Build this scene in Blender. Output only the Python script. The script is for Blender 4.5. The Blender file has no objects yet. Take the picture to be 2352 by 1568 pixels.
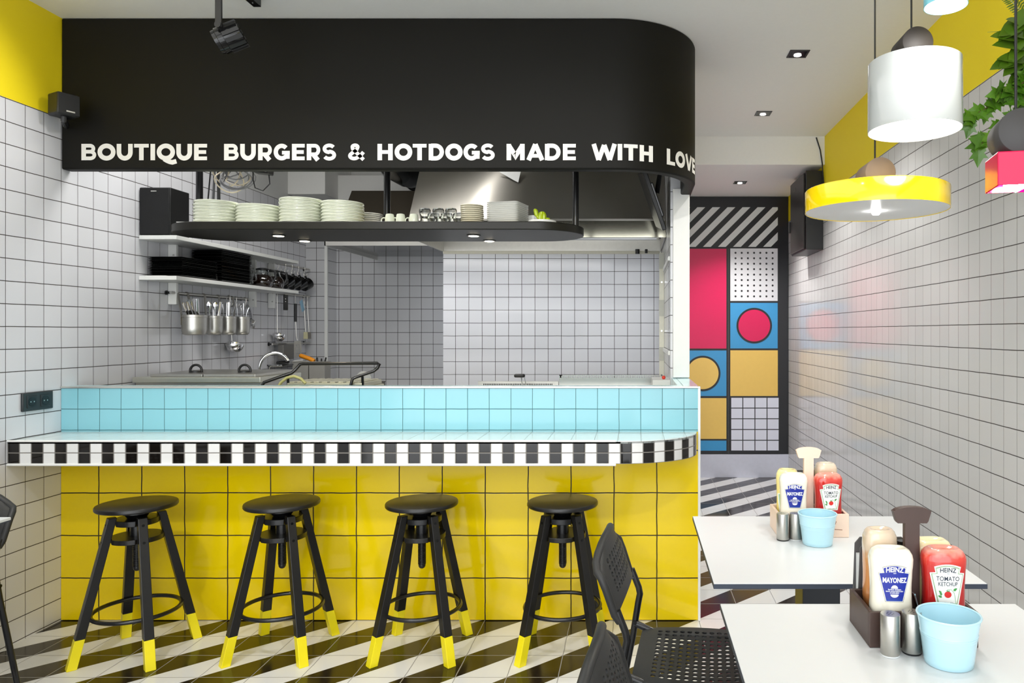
import bpy, bmesh, math, random
from mathutils import Vector, Matrix
random.seed(7)
PI = math.pi
scene = bpy.context.scene
COL = scene.collection
CAM_H = 1.353          # lens height above the floor
F = 1690.0             # focal length in pixels of a 2352 px wide frame

# ------------------------------------------------------------------ materials
def S(r, g, b):
    f = lambda c: (c/255/12.92) if c/255 <= .04045 else ((c/255+.055)/1.055)**2.4
    return (f(r), f(g), f(b), 1)

class NX:
    """terse shader-node builder"""
    def __init__(s, name):
        s.m = bpy.data.materials.new(name); s.m.use_nodes = True
        s.nt = s.m.node_tree; s.n = s.nt.nodes; s.l = s.nt.links
        s.b = s.n['Principled BSDF']
    def put(s, sock, v):
        if hasattr(v, 'is_linked') or isinstance(v, bpy.types.NodeSocket): s.l.new(v, sock)
        elif v is not None: sock.default_value = v
    def m_(s, op, a, b=None, c=None):
        n = s.n.new('ShaderNodeMath'); n.operation = op
        for i, v in enumerate((a, b, c)):
            if v is not None: s.put(n.inputs[i], v)
        return n.outputs[0]
    def mix(s, f, a, b):
        n = s.n.new('ShaderNodeMix'); n.data_type = 'RGBA'
        s.put(n.inputs[0], f); s.put(n.inputs[6], a); s.put(n.inputs[7], b)
        return n.outputs[2]
    def pos(s, src='POS'):
        if src == 'UV':
            o = s.n.new('ShaderNodeUVMap').outputs[0]
        elif src == 'OBJ':
            o = s.n.new('ShaderNodeTexCoord').outputs['Object']
        else:
            o = s.n.new('ShaderNodeNewGeometry').outputs['Position']
        x = s.n.new('ShaderNodeSeparateXYZ'); s.l.new(o, x.inputs[0])
        s.vec = o
        return x.outputs
    def noise(s, scale, detail=2, vec=None):
        n = s.n.new('ShaderNodeTexNoise'); n.inputs['Scale'].default_value = scale; n.inputs['Detail'].default_value = detail
        if vec is not None: s.l.new(vec, n.inputs['Vector'])
        return n.outputs[0]
    def wnoise(s, u, v):
        c = s.n.new('ShaderNodeCombineXYZ'); s.put(c.inputs[0], u); s.put(c.inputs[1], v)
        n = s.n.new('ShaderNodeTexWhiteNoise'); s.l.new(c.outputs[0], n.inputs['Vector'])
        return n.outputs['Value']
    def bump(s, h, strength=.3, dist=.002):
        n = s.n.new('ShaderNodeBump'); n.inputs['Strength'].default_value = strength; n.inputs['Distance'].default_value = dist
        s.put(n.inputs['Height'], h); s.l.new(n.outputs[0], s.b.inputs['Normal'])
    def fin(s, col, rough=.5, metal=0, spec=.5, coat=0, **k):
        s.put(s.b.inputs['Base Color'], col); s.put(s.b.inputs['Roughness'], rough)
        s.put(s.b.inputs['Metallic'], metal); s.b.inputs['Specular IOR Level'].default_value = spec
        s.b.inputs['Coat Weight'].default_value = coat
        for a, v in k.items(): s.b.inputs[a].default_value = v
        return s.m

def plain(name, col, rough=.5, metal=0, spec=.5, coat=0, var=.06, sc=30, bump=0, **k):
    x = NX(name); x.pos('OBJ')
    n = x.noise(sc, 3, x.vec)
    d = tuple(c*(1-var) for c in col[:3])+(1,)
    u = tuple(min(1, c*(1+var)) for c in col[:3])+(1,)
    if bump: x.bump(n, bump, .001)
    return x.fin(x.mix(n, d, u), rough, metal, spec, coat, **k)

def emit(name, col, st):
    x = NX(name)
    x.b.inputs['Emission Color'].default_value = col; x.b.inputs['Emission Strength'].default_value = st
    return x.fin(col, .5)

def tile(name, col, grout, ua, va, pu, pv, ou=0, ov=0, gu=.003, gv=.003, rough=.15, var=.05, src='POS', colf=None, paint=None, spec=.5):
    """square tiles; ua/va = axis index, p = pitch, o = phase, g = joint width"""
    x = NX(name); p = x.pos(src)
    u = x.m_('DIVIDE', x.m_('SUBTRACT', p[ua], ou), pu); v = x.m_('DIVIDE', x.m_('SUBTRACT', p[va], ov), pv)
    wob = x.m_('MULTIPLY', x.m_('SUBTRACT', x.noise(9, 2, x.vec), .5), .03)
    fu = x.m_('FRACT', x.m_('ADD', u, wob)); fv = x.m_('FRACT', x.m_('ADD', v, wob))
    du = x.m_('MULTIPLY', x.m_('MINIMUM', fu, x.m_('SUBTRACT', 1, fu)), pu)
    dv = x.m_('MULTIPLY', x.m_('MINIMUM', fv, x.m_('SUBTRACT', 1, fv)), pv)
    g = x.m_('MAXIMUM', x.m_('LESS_THAN', du, gu/2), x.m_('LESS_THAN', dv, gv/2))
    iu, iv = x.m_('FLOOR', u), x.m_('FLOOR', v)
    w = x.wnoise(iu, iv)
    base = colf(x, u, v, col) if colf else col
    k = x.m_('SUBTRACT', 1, x.m_('MULTIPLY', w, var))
    hsv = x.n.new('ShaderNodeHueSaturation'); x.put(hsv.inputs['Color'], base); x.put(hsv.inputs['Value'], k)
    c = x.mix(g, hsv.outputs[0], grout)
    r = x.m_('ADD', rough, x.m_('MULTIPLY', g, .5))
    edge = x.m_('MINIMUM', x.m_('MULTIPLY', x.m_('MINIMUM', du, dv), 250), 1)
    h = edge
    if paint:                       # paint above a height: (z, colour, y split, colour beyond)
        zb, pc, ys, pc2 = paint
        up = x.m_('GREATER_THAN', p[2], zb)
        pcol = x.mix(x.m_('GREATER_THAN', p[1], ys), pc, pc2)
        c = x.mix(up, c, pcol); r = x.m_('MAXIMUM', r, x.m_('MULTIPLY', up, .6))
        h = x.m_('MAXIMUM', edge, up)
    h = x.m_('ADD', h, x.m_('MULTIPLY', x.noise(14, 1, x.vec), .25))
    x.bump(h, .25, .002)
    return x.fin(c, r, 0, spec)

# ------------------------------------------------------------------ mesh builder
class MB:
    def __init__(s): s.bm = bmesh.new(); s.mi = 0
    def face(s, vs):
        try:
            f = s.bm.faces.new(vs); f.material_index = s.mi; return f
        except ValueError: return None
    def v(s, p): return s.bm.verts.new(p)
    def poly(s, pts): return s.face([s.v(p) for p in pts])
    def box(s, x0, x1, y0, y1, z0, z1, M=None):
        c = [(x0,y0,z0),(x1,y0,z0),(x1,y1,z0),(x0,y1,z0),(x0,y0,z1),(x1,y0,z1),(x1,y1,z1),(x0,y1,z1)]
        vs = [s.v(M @ Vector(p) if M else p) for p in c]
        for q in ((3,2,1,0),(4,5,6,7),(0,1,5,4),(1,2,6,5),(2,3,7,6),(3,0,4,7)): s.face([vs[i] for i in q])
        return s
    def loft(s, rings, cap0=True, cap1=True, closed=False):
        rs = [[s.v(p) for p in r] for r in rings]; n = len(rs[0])
        for a in range(len(rs)-(0 if closed else 1)):
            A, B = rs[a], rs[(a+1) % len(rs)]
            for i in range(n): s.face([A[i], A[(i+1) % n], B[(i+1) % n], B[i]])
        if not closed:
            if cap0: s.face(rs[0][::-1])
            if cap1: s.face(rs[-1])
        return s
    def lathe(s, prof, c=(0,0,0), n=32, cap0=True, cap1=True, M=None):
        rings = []
        for r, z in prof:
            r = max(r, 1e-5)
            q = [Vector((c[0]+r*math.cos(2*PI*i/n), c[1]+r*math.sin(2*PI*i/n), c[2]+z)) for i in range(n)]
            rings.append([M @ p for p in q] if M else q)
        return s.loft(rings, cap0, cap1)
    def cyl(s, p0, p1, r, n=16, r1=None):
        return s.tube([p0, p1], r, n, r1=r1)
    def tube(s, pts, r, n=8, closed=False, r1=None, flat=None):
        P = [Vector(p) for p in pts]; rings = []; m = len(P)
        up = None
        for i, p in enumerate(P):
            if closed: t = (P[(i+1) % m]-P[i-1]).normalized()
            else: t = (P[min(i+1, m-1)]-P[max(i-1, 0)]).normalized()
            if up is None:
                up = Vector((0,0,1)) if abs(t.z) < .9 else Vector((1,0,0))
            a = t.cross(up)
            if a.length < 1e-6: a = t.orthogonal()
            a.normalize(); b = a.cross(t).normalized(); up = b
            rr = r if r1 is None else r+(r1-r)*i/(m-1)
            if flat: rings.append([p+a*flat[0]*x+b*flat[1]*y for x, y in ((-1,-1),(1,-1),(1,1),(-1,1))])
            else: rings.append([p+a*rr*math.cos(2*PI*k/n)+b*rr*math.sin(2*PI*k/n) for k in range(n)])
        return s.loft(rings, closed=closed)
    def prism(s, poly, d0, d1, f):
        """poly 2-D, extruded d0..d1; f(u, v, d) -> point"""
        A = [s.v(f(u, v, d0)) for u, v in poly]; B = [s.v(f(u, v, d1)) for u, v in poly]; n = len(poly)
        s.face(A[::-1]); s.face(B)
        for i in range(n): s.face([A[i], A[(i+1) % n], B[(i+1) % n], B[i]])
        return s
    def ball(s, c, r, sx=1, sy=1, sz=1, n=16, M=None):
        rings = []
        for j in range(1, n//2):
            a = PI*j/(n//2)
            q = [Vector((c[0]+sx*r*math.sin(a)*math.cos(2*PI*i/n), c[1]+sy*r*math.sin(a)*math.sin(2*PI*i/n), c[2]-sz*r*math.cos(a))) for i in range(n)]
            rings.append([M @ p for p in q] if M else q)
        return s.loft(rings)
    def perf(s, nu, nv, hole, f, off, r=(.3,.3)):
        d = {}
        def g(u, v, k):
            key = (round(u, 4), round(v, 4), k)
            if key not in d:
                p = Vector(f(u, v)); d[key] = s.v(p+Vector(off(u, v)) if k else p)
            return d[key]
        bd = [(0,0),(.25,0),(.5,0),(.75,0),(1,0),(1,.25),(1,.5),(1,.75),(1,1),(.75,1),(.5,1),(.25,1),(0,1),(0,.75),(0,.5),(0,.25)]
        for i in range(nu):
            for j in range(nv):
                o = [(i+a, j+b) for a, b in bd]
                if hole(i, j):
                    q = []
                    for a, b in bd:
                        L = math.hypot(a-.5, b-.5); q.append((i+.5+(a-.5)/L*r[0], j+.5+(b-.5)/L*r[1]))
                    for k in range(16):
                        k2 = (k+1) % 16
                        s.face([g(*o[k],0), g(*o[k2],0), g(*q[k2],0), g(*q[k],0)])
                        s.face([g(*o[k2],1), g(*o[k],1), g(*q[k],1), g(*q[k2],1)])
                        s.face([g(*q[k],0), g(*q[k2],0), g(*q[k2],1), g(*q[k],1)])
                else:
                    s.face([g(*p,0) for p in o]); s.face([g(*p,1) for p in o][::-1])
                for k in range(16):
                    a, b = o[k], o[(k+1) % 16]
                    if (a[0] == b[0] and a[0] in (0, nu)) or (a[1] == b[1] and a[1] in (0, nv)):
                        s.face([g(*b,0), g(*a,0), g(*a,1), g(*b,1)])
        return s
    def build(s, name, mats, parent=None, bevel=0, smooth=40, seg=2):
        me = bpy.data.meshes.new(name)
        bmesh.ops.recalc_face_normals(s.bm, faces=s.bm.faces[:])
        s.bm.to_mesh(me); s.bm.free()
        for m in (mats if isinstance(mats, (list, tuple)) else [mats]): me.materials.append(m)
        if smooth:
            for p in me.polygons: p.use_smooth = True
            me.set_sharp_from_angle(angle=math.radians(smooth))
        o = bpy.data.objects.new(name, me); COL.objects.link(o)
        if parent: o.parent = parent
        if bevel:
            b = o.modifiers.new('bevel', 'BEVEL'); b.width = bevel; b.segments = seg; b.limit_method = 'ANGLE'; b.harden_normals = False
        return o

def tag(o, label=None, cat=None, group=None, kind=None):
    if label: o['label'] = label
    if cat: o['category'] = cat
    if group: o['group'] = group
    if kind: o['kind'] = kind
    return o
def thing(name, label, cat, loc=(0,0,0), rz=0, group=None):
    o = bpy.data.objects.new(name, None); COL.objects.link(o); o.empty_display_size = .05
    o.location = loc; o.rotation_euler = (0,0,rz)
    return tag(o, label, cat, group)
def solo(name, mb, mats, label, cat, loc=(0,0,0), rz=0, group=None, **k):
    o = mb.build(name, mats, **k); o.location = loc; o.rotation_euler = (0,0,rz)
    return tag(o, label, cat, group)
def struct(name, mb, mats, parent=None, **k):
    k.setdefault('smooth', 0)
    o = mb.build(name, mats, parent, **k)
    if parent is None: o['kind'] = 'structure'
    return o
def dup(root, loc, rz=0, label=None, group=None):
    def cp(o, par):
        c = o.copy(); COL.objects.link(c); c.parent = par
        for ch in o.children: cp(ch, c)
        return c
    r = cp(root, None); r.location = loc; r.rotation_euler = (0,0,rz)
    if label: r['label'] = label
    if group: r['group'] = group
    return r

# ------------------------------------------------------------------ heavy geometric sans, drawn as strokes
def arc(cx, cy, rx, ry, a0, a1, n=14):
    return [(cx+rx*math.cos(math.radians(a0+(a1-a0)*i/n)), cy+ry*math.sin(math.radians(a0+(a1-a0)*i/n))) for i in range(n+1)]
def glyph(ch, w, t, k):
    h = t/2; W = w-h; k = k/2
    if ch == 'I': return [[(w/2,0),(w/2,1)]]
    if ch == 'T': return [[(0,1-k),(w,1-k)], [(w/2,0),(w/2,1-k)]]
    if ch == 'L': return [[(h,1),(h,0)], [(h,k),(w,k)]]
    if ch == 'E': return [[(h,0),(h,1)], [(h,1-k),(w,1-k)], [(h,.5),(w*.93,.5)], [(h,k),(w,k)]]
    if ch == 'H': return [[(h,0),(h,1)], [(W,0),(W,1)], [(h,.5),(W,.5)]]
    if ch == 'O': return [arc(w/2,.5,w/2-h,.52-h,0,360,36)]
    if ch == 'Q': return [arc(w/2,.5,w/2-h,.52-h,0,360,36), [(w*.40,h*.6),(w*.55,-.02),(w*.72,-.10),(w*.86,-.13),(w*1.08,-.06)]]
    if ch == 'U': return [[(h,1)]+arc(w/2,w/2-h+h,w/2-h,w/2-h+.02,180,360,16)+[(W,1)]]
    if ch == 'D': return [[(h,0),(h,1)], [(h,1-k)]+arc(w*.45,.5,W-w*.45,.5-k,90,-90,20)+[(h,k)]]
    if ch == 'B':
        return [[(h,0),(h,1)], [(h,1-k)]+arc(w*.58,.76-k/2,w*.93-k-w*.58,.24-k/2,90,-90,12)+[(h,.52)], [(h,.52)]+arc(w*.60,.26+k/2,w-k-w*.60,.26-k/2,90,-90,12)+[(h,k)]]
    if ch == 'R':
        return [[(h,0),(h,1)], [(h,1-k)]+arc(w*.58,.68-k/2,w*.97-k-w*.58,.32-k/2,90,-90,12)+[(h,.36)], [(w*.46,.37),(w-h*1.2,0)]]
    if ch == 'G':
        return [arc(w/2,.5,w/2-h,.52-h,42,312,26)+[(W,.22),(W,.5)], [(w*.52,.46),(w,.46)]]
    if ch == 'C': return [arc(w/2,.5,w/2-h,.52-h,42,318,26)]
    if ch == 'S':
        return [arc(w*.5,.755-k/2,w*.48-k,.265-k/2,28,262,16)+arc(w*.5,.265+k/2-.01,w*.5-k,.275-k/2,82,-152,18)]
    if ch == '&':
        return [[(w*.93,.03),(w*.28,.70)]+arc(w*.42,.81,w*.16,.105,195,-20,12)+[(w*.50,.62),(w*.24,.44)]+arc(w*.36,.27,w*.36-k,.28-k,125,305,14)+[(w*.74,.27),(w*.92,.50)]]
    if ch == 'M': return [[(h,0),(h,1)], [(W,0),(W,1)], [(h*.9,1-h*.5),(w/2,.26),(w-h*.9,1-h*.5)]]
    if ch == 'A': return [[(h*.75,0),(w/2,1-h*.15)], [(w-h*.75,0),(w/2,1-h*.15)], [(w*.24,.27),(w*.76,.27)]]
    if ch == 'V': return [[(h*.75,1),(w/2,h*.15)], [(w-h*.75,1),(w/2,h*.15)]]
    if ch == 'W': return [[(h*.7,1),(w*.27,h*.1)], [(w*.27,h*.1),(w*.5,.93)], [(w*.5,.93),(w*.73,h*.1)], [(w*.73,h*.1),(w-h*.7,1)]]
    return []
def ribbon(mb, pts, t, f):
    """flat ribbon of width t along pts, mapped by f(u, v)"""
    P = []
    for i in range(len(pts)-1):
        a, b = Vector(pts[i]), Vector(pts[i+1]); k = max(1, int((b-a).length/.12))
        for j in range(k): P.append(a+(b-a)*j/k)
    P.append(Vector(pts[-1]))
    closed = (P[0]-P[-1]).length < 1e-4
    L, R, n = [], [], len(P)
    for i, p in enumerate(P):
        if closed: d0, d1 = P[i]-P[i-1 if i else n-2], P[i+1 if i < n-1 else 1]-P[i]
        else: d0 = P[i]-P[i-1] if i else P[1]-P[0]; d1 = P[i+1]-P[i] if i < n-1 else P[i]-P[i-1]
        n0, n1 = Vector((-d0.y, d0.x)).normalized(), Vector((-d1.y, d1.x)).normalized()
        m = (n0+n1)
        m = m.normalized() if m.length > 1e-6 else n0
        m = m/max(.5, m.dot(n0))
        L.append(mb.v(f(*(p+m*t/2)))); R.append(mb.v(f(*(p-m*t/2))))
    for i in range(n-1): mb.face([L[i], R[i], R[i+1], L[i+1]])
def font_mesh(txt, bold=0, sp=1.0):
    """built-in font -> list of (verts2d, faces), centred on x, cap height 1"""
    cu = bpy.data.curves.new('t', 'FONT'); cu.body = txt; cu.align_x = 'CENTER'; cu.offset = bold; cu.space_character = sp; cu.resolution_u = 3
    ob = bpy.data.objects.new('t', cu); COL.objects.link(ob)
    dg = bpy.context.evaluated_depsgraph_get(); dg.update()
    me = bpy.data.meshes.new_from_object(ob.evaluated_get(dg))
    vs = [(v.co.x/.73, v.co.y/.73) for v in me.vertices]; fs = [tuple(p.vertices) for p in me.polygons]
    bpy.data.objects.remove(ob); bpy.data.curves.remove(cu); bpy.data.meshes.remove(me)
    return vs, fs
def put_text(mb, txt, f, size, cx, cz, bold=0, sp=1.0, sx=1.0):
    vs, fs = font_mesh(txt, bold, sp)
    V = [mb.v(f(cx+x*size*sx, cz+y*size)) for x, y in vs]
    for q in fs: mb.face([V[i] for i in q])
# ------------------------------------------------------------------ palette
XL, XR = -2.69, 1.43            # side walls
YC = 3.449                      # counter / bulkhead front plane
ZC = 2.825                      # ceiling
YB, YBL, YDEEP = 5.55, 6.02, 6.228
YD = 6.864                      # decorated doors
YBEAM, ZLOW = 5.54, 2.612
WHT = S(222,222,226); GRT = S(50,42,38); GRT_L = S(120,118,116)
YEL = S(252,226,22)
M = {}
M['paint_white'] = plain('paint_white', S(238,237,234), .7, bump=.05, sc=60, var=.02)
M['wall_left'] = tile('wall_left_tiles', WHT, GRT, 1, 2, .1022, .0977, 3.145, 1.353+1.0, .0026, .0036, .16, .05, paint=(2.355, YEL, YC+.02, S(214,214,212)))
M['wall_right'] = tile('wall_right_tiles', S(214,213,212), GRT, 1, 2, .0998, .0992, 2.753, 1.353+.6255, .0016, .0034, .13, .05, paint=(2.378, YEL, 99, YEL))
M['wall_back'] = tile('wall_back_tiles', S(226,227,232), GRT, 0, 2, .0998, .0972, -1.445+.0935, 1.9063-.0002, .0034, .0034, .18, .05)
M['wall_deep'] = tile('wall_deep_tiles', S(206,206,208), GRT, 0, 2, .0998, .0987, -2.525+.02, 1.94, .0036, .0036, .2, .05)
M['wall_cheek'] = tile('wall_cheek_tiles', S(222,222,224), GRT, 1, 2, .1, .0987, 5.55, 1.94, .0034, .0034, .2, .05)
M['yellow_tile'] = tile('yellow_tiles', S(246,214,6), S(38,28,6), 0, 2, .2012, .1995, -2.512, 0, .0052, .0052, .12, .06)
M['blue_tile'] = tile('blue_tiles', S(134,194,206), S(60,104,110), 0, 2, .1015, .0985, -2.611, .9915, .0026, .0034, .14, .06)
M['blue_top'] = tile('blue_top_tiles', S(190,228,232), S(70,100,104), 0, 1, .1015, .1, -2.611, YC+.012, .0024, .0024, .12, .05)
M['bar_top'] = tile('bar_top_tiles', S(228,236,234), S(150,158,156), 0, 1, .1015, .1, -2.611, YC, .0024, .0024, .08, .03)
def checker(x, u, v, col):
    odd = x.m_('GREATER_THAN', x.m_('FRACT', x.m_('MULTIPLY', u, .5)), .5)
    return x.mix(odd, S(20,17,15), S(232,232,230))
M['checker'] = tile('checker_mosaic', WHT, S(120,116,110), 0, 1, .0505, .0475, 0, .787, .0042, .0042, .06, .08, src='UV', colf=checker)
def stripes(x, u, v, col):
    d = x.m_('FRACT', x.m_('MULTIPLY', x.m_('SUBTRACT', u, v), .5))
    return x.mix(x.m_('LESS_THAN', d, .5), S(226,226,226), S(34,26,20))
M['floor'] = tile('floor_tiles', WHT, S(150,148,146), 0, 1, .2013, .1955, -.905, 2.8833, .0034, .0034, .16, .04, colf=stripes)
M['black_paint'] = plain('black_paint', S(18,17,13), .6, spec=.2, var=.12, sc=4, bump=.04)
M['black'] = plain('black_plastic', S(22,22,22), .42, var=.1)
M['black_gloss'] = plain('black_gloss', S(14,14,14), .12)
M['black_wood'] = plain('black_wood', S(20,19,18), .32, var=.2, sc=18)
M['black_metal'] = plain('black_metal', S(16,16,17), .28, spec=.6)
M['char'] = plain('chair_plastic', S(40,40,39), .5, bump=.2, sc=300)
M['char_dark'] = plain('cylinder_grey', S(66,64,64), .6, var=.12, sc=12)
M['taupe'] = plain('cylinder_taupe', S(140,122,108), .6, var=.06, sc=12)
M['white_lac'] = plain('white_lacquer', S(196,200,199), .14, coat=.3, var=.01)
M['white_mat'] = plain('white_laminate', S(224,226,226), .32, var=.01)
M['white_shelf'] = plain('white_shelf', S(236,236,232), .4, var=.02)
M['yellow_lac'] = plain('yellow_lacquer', S(252,214,10), .14, coat=.4, var=.02)
M['yellow_paint'] = plain('yellow_dip_paint', S(240,222,20), .4, var=.05)
M['pink_lac'] = plain('pink_lacquer', S(236,0,76), .2, spec=.3, coat=.1, var=.02)
M['blue_lac'] = plain('blue_lacquer', S(120,205,220), .2, coat=.3)
M['steel'] = plain('brushed_steel', S(190,188,182), .34, 1, var=.08, sc=40)
M['chrome'] = plain('chrome', S(226,226,228), .07, 1, var=.01)
M['alu'] = plain('aluminium_trim', S(214,212,206), .3, 1, var=.04)
M['grey_edge'] = plain('laminate_core', S(58,66,80), .5)
M['ceram'] = plain('ivory_ceramic', S(226,230,210), .12, coat=.3, var=.02)
M['ceram_w'] = plain('white_ceramic', S(238,238,232), .12, coat=.3, var=.01)
M['cream'] = plain('cream_ceramic', S(230,224,200), .15, coat=.3, var=.02)
M['red'] = plain('door_red', S(214,0,84), .35, var=.03)
M['sky'] = plain('door_blue', S(58,150,206), .35, var=.03)
M['sand'] = plain('door_sand', S(236,196,100), .35, var=.03)
M['ink'] = plain('door_black', S(16,16,22), .4)
M['base_grey'] = plain('base_grey', S(206,208,222), .5)
M['glow'] = emit('lamp_glow', (1,.97,.93,1), 14)
M['glow_soft'] = emit('diffuser_glow', (1,.98,.95,1), 5)
M['wood_dark'] = plain('dark_stained_wood', S(72,54,48), .45, var=.2, sc=25)
M['wood_light'] = plain('light_beech', S(236,210,190), .5, var=.05, sc=25)
M['bucket'] = plain('pale_blue_enamel', S(186,226,239), .25, coat=.3, var=.02)
def glassmat(name, col, rough=0.0, ior=1.45):
    x = NX(name); x.pos('OBJ')
    x.b.inputs['Transmission Weight'].default_value = 1; x.b.inputs['IOR'].default_value = ior
    return x.fin(x.mix(x.noise(5,1,x.vec), col, tuple(c*.98 for c in col[:3])+(1,)), rough)
M['glass'] = glassmat('clear_glass', (.97,.99,.98,1), 0, 1.3)

# ------------------------------------------------------------------ the room
Y0 = -1.2
b = MB(); b.box(XL-.1, XR+.1, Y0, YD+.2, -.1, 0); struct('floor', b, M['floor'])
b = MB(); b.box(XL-.12, XL, Y0, YDEEP+.2, 0, ZC); struct('wall_left', b, M['wall_left'])
b = MB(); b.box(XR, XR+.12, Y0, YD+.2, 0, ZC); struct('wall_right', b, M['wall_right'])
b = MB(); b.box(XL-.1, XR+.1, Y0, YD+.2, ZC, ZC+.1); struct('ceiling', b, M['paint_white'])
b = MB(); b.box(.315, XR, YBEAM, YD, ZLOW, ZC); struct('ceiling_low', b, M['paint_white'])
b = MB(); b.box(-1.445, .2, YB, YB+.4, 0, 1.941); struct('wall_back', b, M['wall_back'])
b = MB(); b.box(-1.445, .2, YB+.02, YB+.4, 1.941, ZC); struct('wall_back_upper', b, M['paint_white'])
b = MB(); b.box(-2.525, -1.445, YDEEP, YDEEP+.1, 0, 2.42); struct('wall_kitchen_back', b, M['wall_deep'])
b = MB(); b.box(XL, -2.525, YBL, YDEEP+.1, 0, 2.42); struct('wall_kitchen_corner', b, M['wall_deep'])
b = MB(); b.box(XL, .2, YDEEP, YDEEP+.1, 2.42, ZC); struct('wall_upper_back', b, M['paint_white'])
b = MB(); b.box(-2.55, -1.2, 5.95, YDEEP, 2.42, 2.62); b.box(-2.69, -2.4, 5.7, YDEEP, 2.42, ZC); struct('trim_1', b, M['paint_white'], bevel=.004)
b = MB(); b.box(.2, .30, 4.12, YD, 0, ZC); struct('wall_partition', b, M['wall_cheek'])
b = MB(); b.box(-2.536, -2.512, YBL-.012, YBL+.01, .9, 2.42); struct('trim_2', b, M['white_shelf'], bevel=.003)
b = MB(); b.box(.212, .305, 4.088, 4.119, 1.099, 2.15); struct('pillar', b, M['white_shelf'], bevel=.004)
b = MB(); b.box(.166, .199, 4.99, 5.0, .9, 1.89)
struct('trim_3', b, plain('cream_trim', S(226,224,206), .5), bevel=.002)
t3 = bpy.data.objects['trim_3']
for z in (1.69, 1.36, 1.06):
    b = MB(); b.cyl((.1825,4.9895,z), (.1825,4.987,z), .006, 12); b.build('screw', M['chrome'], t3)
for z0, z1 in ((1.78,1.885), (1.46,1.57), (1.16,1.25)):
    b = MB(); b.box(.164, .1985, 4.986, 4.9898, z0, z1); b.build('plate', plain('grey_tape', S(196,196,184), .6), t3)
b = MB(); b.box(.2, .21, 4.30, 4.33, 1.1, 2.3); b.box(.19, .21, 4.2, 5.0, 1.22, 1.245); b.box(.19, .21, 4.2, 5.0, 1.76, 1.785); struct('trim_4', b, M['white_shelf'], bevel=.002)

# decorated doors at the end of the corridor
def dx(px): return (px-1458)*YD/F
def dz(py): return CAM_H-(py-762)*YD/F
dw = MB(); dw.box(.3, XR, YD, YD+.1, 0, ZC); struct('wall_corridor_end', dw, M['paint_white'])
b = MB(); b.box(dx(1534), XR-.002, YD-.02, YD, dz(1043), dz(452.5))
frame = struct('trim_5', b, M['ink'], bevel=.002)
b = MB(); b.box(.31, XR, YD-.028, YD, 0, dz(1042)); struct('baseboard_corridor', b, M['base_grey'], bevel=.002)
def panel(door, px0, px1, py0, py1, mat, y=YD-.032, name='panel', lab=None):
    b = MB(); b.box(dx(px0), dx(px1), y, y+.004, dz(py1), dz(py0))
    o = b.build(name, mat, door, smooth=0)
    if lab: o['label'] = lab
    return o
def disc(door, cx, cy, r, mat, y, name, lab):
    b = MB(); R_ = r*YD/F; c = (dx(cx), y, dz(cy)); clip = dx(1560)
    pts = [(max(clip, c[0]+R_*math.cos(2*PI*i/64)), c[2]+R_*math.sin(2*PI*i/64)) for i in range(64)]
    b.prism(pts, y, y+.002, lambda u, v, d: (u, d, v)); o = b.build(name, mat, door, smooth=0); o['label'] = lab
def posmat(name, fn, rough=.4):
    x = NX(name); p = x.pos(); return x.fin(fn(x, p), rough)
W_, K_ = S(224,224,228), S(16,16,22)
def diag(x, p):
    d = x.m_('FRACT', x.m_('DIVIDE', x.m_('SUBTRACT', x.m_('SUBTRACT', p[0], p[2]), dx(1583)-dz(567)-.012), 34.4*YD/F))
    return x.mix(x.m_('LESS_THAN', d, .52), K_, S(222,224,222))
def dots(x, p):
    sx, sz = 14.14*YD/F, 12.44*YD/F
    u = x.m_('SUBTRACT', x.m_('FRACT', x.m_('DIVIDE', x.m_('SUBTRACT', p[0], dx(1688.3)-sx/2), sx)), .5)
    v = x.m_('SUBTRACT', x.m_('FRACT', x.m_('DIVIDE', x.m_('SUBTRACT', p[2], dz(581.3)-sz/2), sz)), .5)
    u = x.m_('MULTIPLY', u, sx); v = x.m_('MULTIPLY', v, sz)
    r = x.m_('SQRT', x.m_('ADD', x.m_('MULTIPLY', u, u), x.m_('MULTIPLY', v, v)))
    inx = x.m_('MULTIPLY', x.m_('MULTIPLY', x.m_('GREATER_THAN', p[0], dx(1682)), x.m_('LESS_THAN', p[0], dx(1779))), x.m_('MULTIPLY', x.m_('LESS_THAN', p[2], dz(575)), x.m_('GREATER_THAN', p[2], dz(687))))
    return x.mix(x.m_('MULTIPLY', x.m_('LESS_THAN', r, .0094), inx), W_, K_)
def grid(x, p):
    def ln(s, o, q):
        f = x.m_('FRACT', x.m_('DIVIDE', x.m_('SUBTRACT', s, o), q)); return x.m_('LESS_THAN', x.m_('MULTIPLY', x.m_('MINIMUM', f, x.m_('SUBTRACT', 1, f)), q), .0042)
    g = x.m_('MAXIMUM', ln(p[0], dx(1677.5), 27.6*YD/F), ln(p[2], dz(911.5), 24.5*YD/F))
    return x.mix(g, S(222,224,238), K_)
M['diag'], M['dots'], M['grid'] = posmat('diagonal_stripes', diag), posmat('dot_pattern', dots), posmat('grid_pattern', grid)
b = MB(); b.box(dx(1552), dx(1785), YD-.031, YD-.02, dz(567.5), dz(477)); o = b.build('panel', M['diag'], frame, smooth=0); o['label'] = 'black and white diagonal striped panel'
def door(name, px0, px1):
    b = MB(); b.box(dx(px0), dx(px1), YD-.028, YD-.021, dz(1041), dz(570)); return struct(name, b, M['ink'], bevel=.001)
d1, d2 = door('door_1', 1556, 1671), door('door_2', 1673, 1787)
panel(d1, 1560, 1667.5, 572, 800, M['red'], lab='crimson panel')
panel(d1, 1560, 1667.5, 804.5, 908.5, M['sky'], lab='sky blue panel')
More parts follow.
